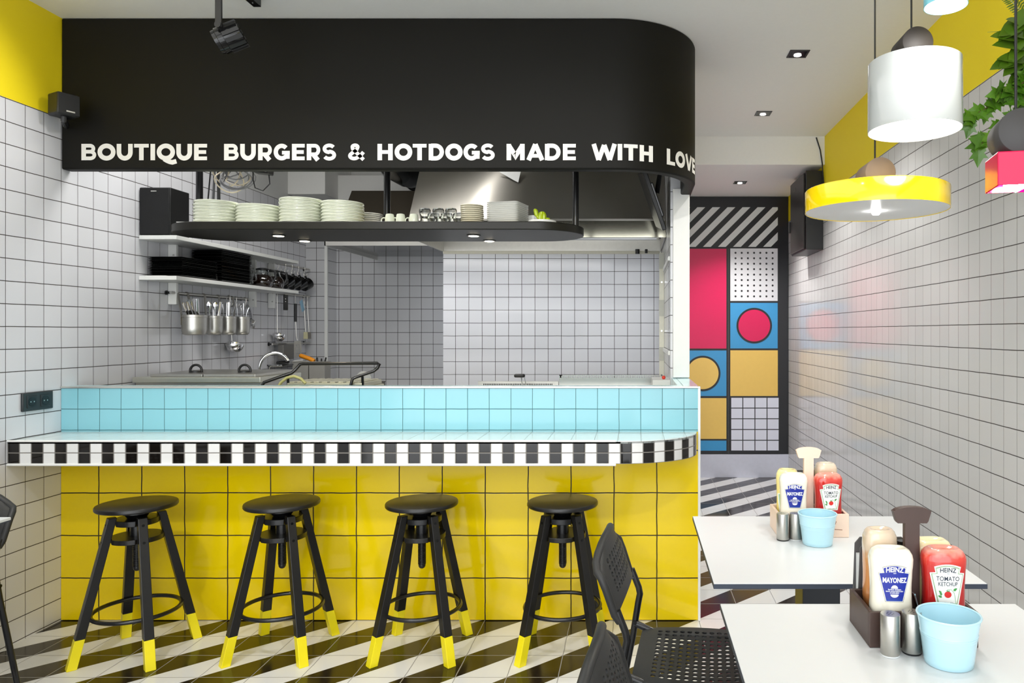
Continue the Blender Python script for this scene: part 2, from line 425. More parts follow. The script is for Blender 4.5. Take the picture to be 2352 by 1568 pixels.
disc(d1, 1613.4, 856.8, 40.4, M['ink'], YD-.0345, 'ring', 'black ring'); disc(d1, 1613.4, 856.8, 36, M['sand'], YD-.037, 'disc', 'sand yellow disc')
panel(d1, 1560, 1667.5, 913.3, 1006.5, M['sand'], lab='sand yellow panel')
panel(d1, 1560, 1667.5, 1010.5, 1033.5, M['sky'], lab='narrow blue panel')
panel(d2, 1676.5, 1784.7, 571.3, 691.2, M['dots'], lab='white panel with rows of black dots')
panel(d2, 1676.5, 1784.7, 695.7, 799.7, M['sky'], lab='sky blue panel')
disc(d2, 1731, 747.6, 40.6, M['ink'], YD-.0345, 'ring', 'black ring'); disc(d2, 1731, 747.6, 36.2, M['red'], YD-.037, 'disc', 'crimson disc')
panel(d2, 1676.5, 1785, 804, 908.5, M['sand'], lab='sand yellow panel')
panel(d2, 1677, 1787, 912, 1034, M['grid'], lab='white panel with black grid lines')
b = MB(); b.box(dx(1670.6), dx(1673.4), YD-.033, YD-.029, dz(1040), dz(572)); b.build('seal', M['black_metal'], d1)

# ------------------------------------------------------------------ black bulkhead with lettering
BX, BR = -.095, .41
def front(s, off=0):
    """arc length along the front -> point of the bulkhead face, pushed out by off"""
    if s <= BX: return (s, YC-off)
    a = min((s-BX)/BR, PI/2); r = BR+off
    x, y = BX+r*math.sin(a), YC+BR-r*math.cos(a)
    ex = (s-BX)-BR*PI/2
    if ex > 0: y += ex
    return (x, y)
ss = [XL+.001, -1.5]+[BX+BR*PI/2*i/28 for i in range(29)]+[BX+BR*PI/2+.30]
outer = [front(s) for s in ss]; inner = [front(s, -.06) for s in ss][::-1]
bulk = thing('bulkhead', 'black curved bulkhead with white lettering hanging from the ceiling above the counter', 'bulkhead', (0, YC, 2.115))
T = lambda p: (p[0], p[1]-YC, p[2]-2.115)
b = MB(); b.prism(outer+inner, 2.115, ZC-.001, lambda u, v, d: T((u, v, d))); b.build('panel', M['black_paint'], bulk, smooth=30, bevel=.008)
M['letter'] = plain('lettering_white', S(236,234,228), .6, var=.02)
CAP, BASE = .0765, 2.157
def place(word, f):
    b = MB()
    for ch, s0, s1 in word:
        w = (s1-s0)/CAP; t = .28
        for q, st in enumerate(glyph(ch, w, t, .225)): ribbon(b, st, .22 if ch == '&' else t if (len(st) == 2 and abs(st[0][0]-st[1][0]) < 1e-6) or (ch in 'OQUVWMAR' and len(st) != 15+1) and not (ch in 'AR' and q == 2-(ch == 'R')) else .262 if ch in 'GDC' and len(st) > 2 else .225, lambda u, v: T(f(s0+u*CAP, BASE+v*CAP, .002+.0003*q)))
    o = b.build('lettering', M['letter'], bulk, smooth=0)
def fs(s, z, off): p = front(s, off); return (p[0], p[1], z)
k1 = lambda w, xs: [(c, (180+a/3.267-1458)/490, (180+e/3.267-1458)/490) for c, (a, e) in zip(w, xs)]
k2 = lambda w, xs: [(c, (850+a/3.0545-1458)/490, (850+e/3.0545-1458)/490) for c, (a, e) in zip(w, xs)]
place(k1('BOUTIQUE', [(25,137),(146,281),(290,410),(420,530),(543,578),(590,727),(737,855),(870,968)]), fs)
place(k1('BURGERS', [(1095,1205),(1216,1333),(1350,1457),(1466,1588),(1604,1700),(1715,1820),(1832,1935)]), fs)
place(k1('&', [(2025,2150)]), fs)
place(k2('HOTDOGS', [(53,160),(173,297),(300,397),(412,520),(528,650),(655,770),(778,875)]), fs)
place(k2('MADE', [(958,1085),(1100,1220),(1227,1338),(1353,1444)]), fs)
place([('W',-.2,-.0865),('I',-.081,-.058),('T',-.0516,.0147),('H',.024,.0915)], fs)
place([('L',.1706,.2252),('O',.2285,.308),('V',.312,.39),('E',.398,.455)], fs)

# ------------------------------------------------------------------ bar counter
ctr = thing('bar_counter', 'tiled bar counter with yellow front, blue upstand and black and white checkered bar edge', 'bar counter', (0, YC, 0))
C0 = lambda p: (p[0], p[1]-YC, p[2])
XE = .302
def cbox(name, mat, x0, x1, y0, y1, z0, z1, bevel=0, lab=None):
    b = MB(); b.box(x0, x1, y0-YC, y1-YC, z0, z1); o = b.build(name, mat, ctr, smooth=0, bevel=bevel)
    if lab: o['label'] = lab
    return o
cbox('base_panel', M['yellow_tile'], XL+.001, XE-.006, YC, YC+.1, .004, .885, lab='yellow tiled front')
cbox('upstand', M['blue_tile'], XL+.001, XE-.006, YC+.0005, YC+.1, .886, 1.088, lab='sky blue tiled upstand')
cbox('coping', M['blue_top'], XL+.001, XE, YC+.004, YC+.1, 1.088, 1.096, .001)
cbox('side_wall', M['blue_top'], .205, XE, YC+.1, 4.12, 0, 1.096)
cbox('edge_trim', M['alu'], XL+.001, XE+.006, YC-.006, YC+.004, 1.089, 1.0985, .002)
cbox('edge_trim', M['white_shelf'], XE-.006, XE+.006, YC-.005, YC+.006, .0, 1.0985, .002)
# bar top with the rounded right end
yF = 3.154; xs = -.063; rx, ry = .352, YC-yF
def edge(s):
    """outline of the bar edge by (approx.) arc length from the left wall"""
    if s <= xs-XL: return (XL+.002+s, yF)
    for_a = tab
    d = s-(xs-XL)
    for i in range(len(for_a)-1):
        if for_a[i+1][0] >= d:
            k = (d-for_a[i][0])/(for_a[i+1][0]-for_a[i][0]); a = for_a[i][1]+k*(for_a[i+1][1]-for_a[i][1]); break
    else: a = PI/2
    return (xs+rx*math.sin(a), YC-ry*math.cos(a))
tab = [(0,0)]; L_ = 0
for i in range(1, 61):
    a0, a1 = PI/2*(i-1)/60, PI/2*i/60
    L_ += math.hypot(rx*(math.sin(a1)-math.sin(a0)), ry*(math.cos(a1)-math.cos(a0))); tab.append((L_, a1))
tot = xs-XL+L_
sv = [0]+[xs-XL+L_*i/30 for i in range(31)]
pl = [edge(s) for s in sv]
zt, zb = .886, .787
b = MB(); b.prism(pl+[(XL+.002, YC)], zt-.012, zt, lambda u, v, d: C0((u, v, d))); b.build('worktop', M['bar_top'], ctr, smooth=0)['label'] = 'white tiled bar top'
b = MB(); b.prism([(x, y+.012) for x, y in pl if y+.012 < YC]+[(XE-.02, YC), (XL+.002, YC)], zb, zt-.012, lambda u, v, d: C0((u, v, d))); b.build('underside', M['white_shelf'], ctr, smooth=0)
b = MB(); uvl = b.bm.loops.layers.uv.new('UVMap')
A = [(s, b.v(C0((*edge(s), zb))), b.v(C0((*edge(s), zt-.004)))) for s in sv]
for i in range(len(A)-1):
    f = b.face([A[i][1], A[i+1][1], A[i+1][2], A[i][2]])
    for l, (u, v) in zip(f.loops, ((A[i][0], zb), (A[i+1][0], zb), (A[i+1][0], zt-.004), (A[i][0], zt-.004))): l[uvl].uv = (u, v)
b.build('edge_band', M['checker'], ctr, smooth=30)['label'] = 'black and white checkered mosaic band'
for z, r in ((zt-.001, .0045), (zb-.003, .006)):
    b = MB(); b.tube([C0((edge(s)[0], edge(s)[1]-.002, z)) for s in [0, .5, 1, 1.5, 2, 2.5]+([xs-XL-.02] if z > .8 else [xs-XL-.02])], r, 8); b.build('edge_trim', M['white_shelf'], ctr)

# double socket on the left wall
so = thing('wall_socket', 'anthracite double wall socket on the white tiles left of the counter', 'socket', (XL, 3.305, 1.043))
b = MB(); b.box(0, .012, -.084, .084, -.041, .041); b.build('frame', plain('anthracite', S(42,48,50), .4), so, bevel=.004)
for y in (-.037, .037):
    b = MB(); b.box(.012, .0145, y-.026, y+.026, -.027, .027); k = b.build('outlet', plain('anthracite_2', S(34,38,40), .35), so, bevel=.002)
    b = MB(); b.cyl((.0146, y, 0), (.0152, y, 0), .021, 24); b.build('recess', M['black_gloss'], k)
    b = MB(); [b.cyl((.0152, y+q, 0), (.0158, y+q, 0), .003, 8) for q in (-.009, .009)]; b.build('pin_hole', M['alu'], k)
# ------------------------------------------------------------------ hoods and ducts behind the counter
def hoodsteel():
    x = NX('hood_steel'); x.pos('OBJ'); t = x.n.new('ShaderNodeTangent'); t.direction_type = 'RADIAL'; t.axis = 'Z'
    x.l.new(t.outputs[0], x.b.inputs['Tangent']); n = x.noise(3, 2, x.vec)
    return x.fin(x.mix(n, S(168,164,156), S(188,184,176)), .33, 1, Anisotropic=.85, **{'Anisotropic Rotation': .25})
hood = thing('extractor_hood', 'large stainless extractor hood with sloping front above the cooking line', 'extractor hood', (-.62, 5.1, 1.956))
H = lambda p: (p[0]+.62, p[1]-5.1, p[2]-1.956)
yl, hx0, hx1 = 4.694, -1.445, .198
b = MB(); b.prism([(yl+.0, 2.061), (yl+.002, 2.075), (5.2, ZC-.002), (YB, ZC-.002), (YB, 2.061)], hx0, hx1, lambda u, v, d: H((d, u, v))); b.build('sloping_panel', hoodsteel(), hood, smooth=0, bevel=.002)
b = MB(); b.box(*[q for q in (hx0+.62, hx1+.62, yl-5.1-.004, yl-5.1+.004, 0, .105)]); b.build('lip', plain('hood_lip', S(200,196,176), .12, 1), hood, smooth=0)
b = MB()
b.box(hx0+.62, hx0+.628, yl-5.1, YB-5.1, 0, .105); b.box(hx1+.612, hx1+.62, yl-5.1, YB-5.1, 0, .105); b.box(hx0+.62, hx1+.62, YB-5.112, YB-5.1, -.015, .105)
b.build('skirt', M['steel'], hood, smooth=0, bevel=.001)
b = MB(); b.box(hx0+.63, hx1+.60, yl-5.09, YB-5.12, .09, .1); b.build('filter', M['steel'], hood, smooth=0)
b = MB()
for i in range(26): b.box(-.03+i*.0285, -.03+i*.0285+.014, yl-5.1+.012, yl-5.1+.02, .012, .03)
b.box(-.06, .76, yl-5.1+.02, yl-5.1+.05, -.012, .035); b.build('slotted_tray', plain('tray_steel', S(150,150,150), .35, 1), hood, smooth=0)
b = MB(); b.box(hx0+.625, hx1+.61, YB-5.1-.02, YB-5.1-.001, -.016, .006); b.build('drip_rail', plain('cream_rail', S(224,220,200), .4), hood, smooth=0)
b = MB(); b.cyl(H((.02,5.45,1.93)), H((.02,5.45,1.965)), .016, 16); b.cyl(H((.085,5.45,1.935)), H((.085,5.45,1.965)), .01, 16); b.build('knob', M['black_metal'], hood)
dh = thing('extractor_hood', 'dark brown extractor hood left of the stainless hood', 'extractor hood', (-1.8, 5.7, 1.96))
D = lambda p: (p[0]+1.8, p[1]-5.7, p[2]-1.96)
b = MB()
b.loft([[D(p) for p in ((-2.13,5.22,2.03),(-1.46,5.22,2.03),(-1.46,6.2,2.03),(-2.13,6.2,2.03))], [D(p) for p in ((-2.10,5.46,2.40),(-1.46,5.46,2.40),(-1.46,6.2,2.40),(-2.10,6.2,2.40))]])
b.build('canopy', plain('dark_hood', S(58,52,42), .45, .3), dh, smooth=0)
b = MB()
for q in ((-2.183,-1.45,5.174,5.182),(-2.183,-2.175,5.174,6.22),(-1.458,-1.45,5.174,6.22)): b.box(q[0]+1.8, q[1]+1.8, q[2]-5.7, q[3]-5.7, 0, .045)
b.build('rim', M['alu'], dh, smooth=0)
b = MB(); b.box(-.375, .342, -.51, .52, .03, .07); b.build('filter', M['black_gloss'], dh, smooth=0)
du = thing('ventilation_duct', 'silver flexible ventilation duct bending above the dark hood', 'duct', (-1.6, 5.2, 2.55))
b = MB(); pts = [(-.13,.35,-.03),(-.16,.1,-.02),(-.15,.0,.0),(-.10,-.07,.03),(0,-.10,.055),(.13,-.115,.065)]; b.tube(pts, .075, 20); b.build('pipe', plain('foil', S(200,204,206), .22, 1, bump=.5, sc=40), du)
for i, p in enumerate(((.0,-.10,.055),(.08,-.11,.062))):
    b = MB(); b.tube([(p[0]+.003*math.sin(a), p[1]+.079*math.cos(a), p[2]+.079*math.sin(a)) for a in [2*PI*k/20 for k in range(20)]], .006, 6, True); b.build('clamp', M['steel'], du)
MB().lathe([(.10,0),(.10,.03),(.092,.035),(.092,.13),(.1,.135),(.1,.16)], n=24, M=Matrix.Translation((-.06,.42,-.03)) @ Matrix.Rotation(PI/2, 4, 'X')).build('collar', plain('black_duct', S(34,34,34), .3, .4), du)['label'] = 'black duct collar'
mon = thing('order_screen', 'black order screen hanging tilted under the right end of the bulkhead', 'screen', (.10, 4.3, 2.12))
Rm = Matrix.Rotation(math.radians(-20), 4, 'Y') @ Matrix.Rotation(math.radians(12), 4, 'X')
b = MB(); b.box(-.012, .012, -.18, .22, -.17, .17, Rm); b.build('screen_panel', M['black'], mon, bevel=.004)
b = MB(); b.box(.012, .03, -.1, .14, -.1, .1, Rm); b.build('back_box', M['black_gloss'], mon, bevel=.004)
b = MB(); b.tube([(.03,.05,.05),(.07,.08,.3),(.07,.08,ZC-2.125)], .014, 8); b.build('bracket', M['black_metal'], mon)

# ------------------------------------------------------------------ oval hanging shelf
SZ, SY = 1.902, 3.896
sh = thing('hanging_shelf', 'black oval shelf hanging on three posts below the bulkhead, stacked with crockery', 'hanging shelf', (-1.34, SY, 1.861))
rs, hl = .245, 1.07
def oval(r, l, n=20):
    return [(l-r+r*math.cos(a), r*math.sin(a)) for a in [-PI/2+PI*i/n for i in range(n+1)]]+[(-(l-r)+r*math.cos(a), r*math.sin(a)) for a in [PI/2+PI*i/n for i in range(n+1)]]
b = MB(); b.prism(oval(rs, hl), 0, .041, lambda u, v, d: (u, v, d)); b.build('shelf_board', plain('shelf_black', S(24,23,17), .42, spec=.3), sh, smooth=30, bevel=.004)
for i, x in enumerate((-2.361, -1.343, -.321)):
    b = MB(); b.cyl((x+1.34, .094, .041), (x+1.34, .094, ZC-1.863), .0175, 20); b.lathe([(.03,0),(.03,.006),(.018,.008)], (x+1.34, .094, .041), 20); b.build('post', M['black_metal'], sh)
for x, y in ((-1.872,3.867), (-1.834,4.088), (-.847,3.867), (-.808,4.088)):
    b = MB(); b.lathe([(.036,0),(.036,-.004),(.03,-.005)], (x+1.34, y-SY, 0), 24); k = b.build('spotlight', M['black_metal'], sh)
    b = MB(); b.lathe([(.026,-.0052),(.026,-.0062)], (x+1.34, y-SY, 0), 24); b.build('lens', emit('led_lens', (1,.86,.62,1), 22), k)['label'] = 'lit warm white lens'

# crockery on the shelf
def plate_prof(r, h, foot=.55):
    return [(r*foot,0),(r*foot,.0012),(r*.92,h*.06),(r*.945,h*.16),(r*.950,h*.46),(r,h*.56),(r,h*.92),(r*.99,h),(r*.965,h*.96),(r*.9,h*.5),(r*.6,h*.3),(0,h*.28)]
def saucer_prof(r, h): return [(r*.6,0),(r*.6,.002),(r*.8,h*.2),(r*.99,h*.62),(r,h*.75),(r*.985,h*.9),(r*.9,h*.62),(r*.6,h*.4),(0,h*.38)]
def stack(n, x, y, z, r, pitch, mat, name, lab, cat, grp, proto=None, h=None, prof=plate_prof):
    h = h or pitch*1.0
    for i in range(n):
        rank = 'topmost' if i == n-1 else 'bottom' if i == 0 else None
        l = lab(i, n)
        loc = (x+random.uniform(-.0012,.0012), y+random.uniform(-.0012,.0012), z+i*pitch)
        if proto is None:
            proto = solo(name, MB().lathe(prof(r, h), n=48), mat, l, cat, loc, 0, grp)
        else: dup(proto, loc, random.uniform(0,6), l, grp)
    return proto
ORD = ['bottom', 'second from the bottom', 'third from the bottom', 'fourth from the bottom', 'fifth from the bottom', 'sixth from the bottom', 'seventh from the bottom', 'eighth from the bottom', 'ninth from the bottom', 'tenth from the bottom', 'eleventh from the bottom', 'twelfth from the bottom','thirteenth from the bottom','fourteenth from the bottom','fifteenth from the bottom','sixteenth from the bottom','seventeenth from the bottom','eighteenth from the bottom','nineteenth from the bottom','twentieth from the bottom']
def rank(i, n): return 'topmost' if i == n-1 else ORD[i]
P_ = None
for n, x, which in ((7,-2.1586,'leftmost stack'), (6,-1.9427,'second, low stack'), (8,-1.7224,'tallest stack'), (7,-1.5087,'stack beside the saucers')):
    P_ = stack(n, x, 3.80, SZ+.0035 if x < -1.9 else SZ+.0005, .1058, .0164 if n != 6 else .0158, M['ceram'], 'deep_plate', lambda i, n: 'ivory deep plate, %s in the oval shelf\'s %s' % (rank(i, n), which), 'plate', 'ivory deep plates on the oval shelf', P_, .0163)
solo('tray', MB().prism([(-.25,-.11),(.25,-.11),(.255,.1),(-.255,.1)], 0, .003, lambda u, v, d: (u, v, d)), M['white_shelf'], 'thin white tray under the two left plate stacks', 'tray', (-2.05, 3.80, SZ+.0003))
stack(8, -1.423, 3.955, SZ+.003, .066, .0098, M['ceram_w'], 'saucer', lambda i, n: 'small white saucer, %s of the stack beside the white cups' % rank(i, n), 'saucer', 'saucers on the oval shelf', None, .0125, saucer_prof)
stack(10, -.848, 3.84, SZ+.003, .060, .0104, M['cream'], 'bowl', lambda i, n: 'small cream dish, %s of the stack beside the square plates' % rank(i, n), 'dish', 'cream dishes on the oval shelf', None, .0145, saucer_prof)
woven = plain('woven_straw', S(150,132,84), .8, bump=.6, sc=200)
for x, w, l in ((-1.42,.13,'brown woven mat under the white saucers'), (-.86,.075,'brown woven mat under the cream dishes'), (-.66,.06,'brown woven mat under the square plates')):
    solo('woven_mat', MB().prism([(-w,-.13),(w,-.125),(w*1.02,.1),(-w*.98,.1)], 0, .0025, lambda u, v, d: (u, v, d)), woven, l, 'mat', (x, 3.83, SZ+.0002), 0, 'woven mats')
# square plates
sq = None
def rsq(a, z, r=.02, n=5):
    o = []
    for cx, cy, a0 in ((a-r,-a+r,-90),(a-r,a-r,0),(-a+r,a-r,90),(-a+r,-a+r,180)):
        o += [(cx+r*math.cos(math.radians(a0+90*i/n)), cy+r*math.sin(math.radians(a0+90*i/n)), z) for i in range(n+1)]
    return o
for i in range(12):
    l = 'white square plate, %s of the stack beside the cactus' % rank(i, 12)
    loc = (-.669, 3.882, SZ+.003+i*.0099)
    if sq is None:
        sq = solo('square_plate', MB().loft([rsq(.055,0), rsq(.058,.001), rsq(.086,.0085), rsq(.088,.0115), rsq(.087,.0125), rsq(.083,.0115), rsq(.06,.004)]), M['ceram_w'], l, 'plate', loc, math.radians(-13), 'square plates on the oval shelf')
    else: dup(sq, loc, math.radians(-13), l)
# cups
cups = None
for x, l in ((-1.262,'leftmost of the three, beside the saucers'), (-1.206,'middle one of the three'), (-1.138,'rightmost of the three, beside the glasses')):
    lab = 'white espresso cup upside down, '+l
    if cups is None:
        cups = thing('espresso_cup', lab, 'cup', (x, 3.79, SZ+.0005), 0, 'espresso cups on the oval shelf')
        b = MB(); b.lathe([(.0255,.0),(.0262,.001),(.024,.03),(.021,.05),(.019,.056),(.013,.058),(.013,.0565),(0,.0565)], n=28, cap0=False); b.build('cup_body', M['ceram'], cups)
        b = MB(); b.tube([(-.024,0,.006),(-.038,0,.010),(-.044,0,.02),(-.042,0,.032),(-.034,0,.038),(-.021,0,.037)], .003, 8); b.build('handle', M['ceram'], cups)
    else: dup(cups, (x, 3.79, SZ+.0005), 0, lab)
# upturned glasses
gl = None
for k, (x, y, l) in enumerate(((-1.084,3.80,'front row, left, beside the cups'), (-1.014,3.80,'front row, middle'), (-.949,3.80,'front row, right, beside the cream dishes'), (-1.075,3.94,'back row, left'), (-1.005,3.94,'back row, middle'), (-.94,3.94,'back row, right'))):
    lab = 'clear waisted glass upside down, '+l
    if gl is None:
        pr = [(.029,0),(.0275,.012),(.0225,.03),(.0235,.045),(.029,.066),(.030,.078),(.026,.086),(.018,.088)]
        gl = solo('glass', MB().lathe(pr+[(0,.0885),(0,.083),(.016,.083),(.023,.08),(.0275,.07),(.0265,.062),(.0205,.043),(.0195,.03),(.025,.012),(.027,.0)], n=32, cap0=False, cap1=False), M['glass'], lab, 'glass', (x, y, SZ+.0005), 0, 'glasses on the oval shelf')
    else: dup(gl, (x, y, SZ+.0005), k*.6, lab)
# cactus on a dish
solo('saucer', MB().lathe(plate_prof(.073, .022, .6), n=40), M['ceram_w'], 'single white saucer carrying the cactus figure at the shelf end', 'saucer', (-.478, 3.80, SZ+.0005))
M['cactus'] = plain('cactus_green', S(176,196,20), .3, coat=.3, var=.15)
ca = thing('cactus_ornament', 'lime green ceramic cactus on the white saucer', 'ornament', (-.478, 3.80, SZ+.0075))
def ribbed(mb, c, r, h, n=8, tilt=(0,0)):
    rings = []
    for z, k in ((0,.75),(.1,.95),(.35,1),(.7,.98),(.88,.8),(.97,.45),(1,.1)):
        rings.append([(c[0]+tilt[0]*z*h+r*k*(1+.10*math.cos(n*a))*math.cos(a), c[1]+r*k*(1+.10*math.cos(n*a))*math.sin(a), c[2]+z*h) for a in [2*PI*i/48 for i in range(48)]])
    mb.loft(rings)
b = MB(); ribbed(b, (0,0,0), .0195, .066); b.build('stem', M['cactus'], ca)
b = MB(); b.tube([(-.012,0,.03),(-.022,0,.034),(-.027,0,.044)], .008, 10); ribbed(b, (-.028,0,.04), .0105, .04, 6, (-.2,0)); b.build('arm', M['cactus'], ca)
b = MB(); b.tube([(.012,0,.012),(.02,0,.014),(.026,0,.018)], .007, 10); ribbed(b, (.028,0,.008), .0115, .026, 6); b.build('arm', M['cactus'], ca)
jg = thing('milk_jug', 'small white jug behind the square plates and the cactus', 'jug', (-.545, 3.97, SZ+.0005))
b = MB(); b.lathe([(.022,0),(.03,.02),(.028,.05),(.032,.075),(.03,.075),(.025,.05),(.0,.045)], n=24); b.build('jug_body', M['ceram_w'], jg)
b = MB(); b.tube([(.026,0,.06),(.045,0,.055),(.045,0,.03),(.028,0,.02)], .004, 8); b.build('handle', M['ceram_w'], jg)

# cables and a router hanging behind the bulkhead
cb = thing('cable_coil', 'tangled coil of grey and cream cables hanging below the ceiling behind the bulkhead', 'cable', (-2.05, 3.75, 2.14))
for i in range(9):
    r = random.uniform(.05, .085); ph = random.uniform(0, 6); z = random.uniform(-.01,.05); sx = random.uniform(.75,1.2)
    b = MB(); b.tube([(sx*r*math.cos(a)+.02*math.sin(ph), .03*math.sin(a*2+ph), z+r*.85*math.sin(a)+.006*math.sin(3*a+ph)) for a in [2*PI*k/24 for k in range(24)]], .0034, 6, True)
    b.build('loop', plain('cable_%d' % i, S(120,120,122) if i % 3 else S(196,184,160), .5), cb)
b = MB(); b.tube([(0,.02,.08),(.01,.02,.3),(0,.03,ZC-2.142)], .006, 6); b.build('cable_run', M['black'], cb)
rt = thing('router', 'small black router box hanging beside the cable coil', 'router', (-1.89, 3.74, 2.155))
b = MB(); b.box(-.04, .04, -.03, .03, 0, .03, Matrix.Rotation(.12, 4, 'Y')); b.build('casing', M['black'], rt, bevel=.004)
b = MB(); b.box(.012, .032, -.0312, -.03, .008, .013, Matrix.Rotation(.12, 4, 'Y')); b.build('badge', M['alu'], rt)
b = MB(); b.tube([(.03,0,0),(.035,0,-.05),(.0,0,-.085),(-.04,0,-.07),(-.05,0,-.03),(-.05,0,.05)], .003, 6); b.build('lead', M['black'], rt)
b = MB(); b.tube([(0,.02,.02),(0,.03,.3),(0,.03,ZC-2.157)], .004, 6); b.build('hanger', M['black'], rt)
for i, (dx_, l) in enumerate(((0,'black cable'), (.02,'dark grey cable'), (.04,'thick black cable'))):
    b = MB(); x0 = -2.31+dx_; b.tube([(x0, 3.99, SZ+.012), (x0-.012+.01*i, 4.0, 2.05), (x0+.012, 3.99, 2.25), (x0, 4.0, ZC-.002)], .004+.002*i, 8)
    solo('cable', b, M['black'] if i != 1 else plain('grey_cable', S(70,70,72), .5), l+' running up beside the left shelf post', 'cable')
paper = solo('paper_note', MB().prism([(-.09,.0),(.09,.0),(.07,-.09),(.04,-.075)], 0, .0015, lambda u, v, d: (u, d, v)), plain('paper', S(232,232,230), .8), 'crumpled white paper note at the top of the stainless hood', 'paper', (-.84, 4.86, 2.43))

# ------------------------------------------------------------------ left wall shelves
xo = -2.485
for z, l in ((1.877,'upper white wall shelf carrying the black loudspeaker'), (1.657,'lower white wall shelf carrying black square plates and coffee pots')):
    s_ = thing('wall_shelf', l, 'shelf', (XL, 4.71, z-.022), 0, 'white wall shelves')
    b = MB(); b.box(.002, xo-XL, -.722, .73, 0, .022); b.build('board', M['white_shelf'], s_, bevel=.002)
    for y, h in ((4.246,.2 if z > 1.7 else .125), (5.13,.2 if z > 1.7 else .11), (5.40,.2 if z > 1.7 else .11)):
        b = MB(); b.box(.002, .05, y-4.71-.01, y-4.71+.01, -h+.0015, 0); k = b.build('bracket', M['white_shelf'], s_, bevel=.002)
        b = MB(); b.cyl((.035,y-4.71-.0101,-.06),(.035,y-4.71-.013,-.06),.005,10); b.build('screw', M['steel'], k)
sp = thing('loudspeaker', 'black bookshelf loudspeaker on the upper wall shelf', 'speaker', (-2.604, 4.08, 1.8775))
b = MB(); b.box(-.083, .083, -.085, .085, 0, .26); b.build('cabinet', M['black'], sp, bevel=.004)
b = MB(); b.box(-.08, .08, -.092, -.0855, .003, .257); b.build('grille', plain('grille_cloth', S(17,17,18), .8, bump=.4, sc=400), sp, bevel=.003)
b = MB(); b.box(-.018, .012, -.0938, -.0922, .236, .241); b.build('badge', M['alu'], sp)
def blackplates(n, x0, x1, y0, y1, z, pitch, grp, where):
    pr = None; w, d = (x1-x0)/2, (y1-y0)/2
    for i in range(n):
        l = 'black square plate, %s in the %s' % (rank(i, n), where); loc = ((x0+x1)/2+random.uniform(-.002,.002), (y0+y1)/2+random.uniform(-.002,.002), z+i*pitch)
        if pr is None:
            f = lambda k, zz: [(-w*k,-d*k,zz),(w*k,-d*k,zz),(w*k,d*k,zz),(-w*k,d*k,zz)]
            pr = solo('square_plate', MB().loft([f(.86,0), f(.88,.001), f(.985,pitch*.72), f(1,pitch*.86), f(.995,pitch*.98), f(.97,pitch*.94), f(.88,pitch*.4)]), M['black_gloss'], l, 'plate', loc, 0, grp, smooth=0)
        else: dup(pr, loc, 0, l)
blackplates(12, -2.672, -2.488, 4.04, 4.388, 1.6576, .0091, 'black plates in the low stack', 'low stack on the wall shelf')
blackplates(20, -2.672, -2.488, 4.428, 4.785, 1.6576, .0094, 'black plates in the tall stack', 'tall stack on the wall shelf')
solo('paper_note', MB().box(-.06, .05, -.02, .0, 0, .003), plain('paper2', S(226,226,222), .8), 'white paper slip lying before the low stack of black plates', 'paper', (-2.61, 4.035, 1.6575))
# jars and coffee pots
for y, x, l in ((4.85,-2.56,'clear glass jar beside the tall stack of black plates'), (4.93,-2.63,'clear glass jar near the wall behind the coffee pots')):
    j = thing('glass_jar', l, 'jar', (x, y, 1.6576), 0, 'glass jars on the lower wall shelf')
    b = MB(); b.lathe([(.038,0),(.042,.01),(.042,.09),(.03,.115),(.03,.13),(.027,.13),(.027,.112),(.039,.088),(.039,.012),(0,.006)], n=28, cap1=False); b.build('jar_body', M['glass'], j)
    b = MB(); b.lathe([(.033,.131),(.033,.15),(.03,.155),(0,.155)], n=28); b.build('lid', M['chrome'], j)
    b = MB(); b.tube([(.04,0,.09),(.065,0,.085),(.065,0,.035),(.042,0,.03)], .004, 8); b.build('handle', M['glass'], j)
coffee = plain('coffee_glass', S(26,16,12), .05, coat=1)
for y, x, l in ((5.03,-2.545,'dark coffee pot, nearer to the black plates'), (5.2,-2.55,'dark coffee pot at the far end of the lower wall shelf')):
    c = thing('coffee_pot', l, 'coffee pot', (x, y, 1.6576), 0, 'coffee pots on the lower wall shelf')
    b = MB(); b.lathe([(.05,0),(.062,.012),(.066,.04),(.06,.066),(.045,.085),(.0,.086)], n=32); b.build('pot_body', coffee, c)
    b = MB(); b.lathe([(.045,.0865),(.04,.1),(.04,.118),(.036,.118),(.036,.1),(.04,.087)], n=32, cap0=False, cap1=False); b.build('collar', M['glass'], c)
    b = MB(); b.lathe([(.042,.1185),(.042,.126),(.02,.132),(0,.133)], n=32); b.build('lid', M['black'], c)
    b = MB(); b.tube([(.05,0,.118),(.085,0,.112),(.09,0,.07),(.075,0,.04)], .008, 8); b.build('handle', M['black'], c)

# ------------------------------------------------------------------ rails on the left wall
def rail(y0, y1, z, label, grp='wall rails'):
    t = thing('utensil_rail', label, 'rail', (XL, (y0+y1)/2, z), 0, grp); h = (y1-y0)/2
    b = MB(); b.cyl((.04,-h,0), (.04,h,0), .0075, 12); b.build('rod', M['steel'], t)
    for y in (-h+.02, h-.02):
        b = MB(); b.cyl((.001,y,0), (.04,y,0), .007, 10); b.lathe([(.013,0),(.013,.006)], n=12, M=Matrix.Translation((.001,y,0)) @ Matrix.Rotation(PI/2,4,'Y')); b.build('mount', M['black_metal'], t)
    return t
rail(4.20, 5.04, 1.578, 'steel utensil rail with hanging pots under the lower wall shelf')
rail(5.38, 5.99, 1.86, 'steel utensil rail with black mugs beyond the wall shelves')
rail(5.38, 5.99, 1.64, 'steel utensil rail with ladles and turners, below the mug rail')
rail(5.38, 5.99, 1.263, 'lowest steel utensil rail, above the sink')
xr = XL+.04
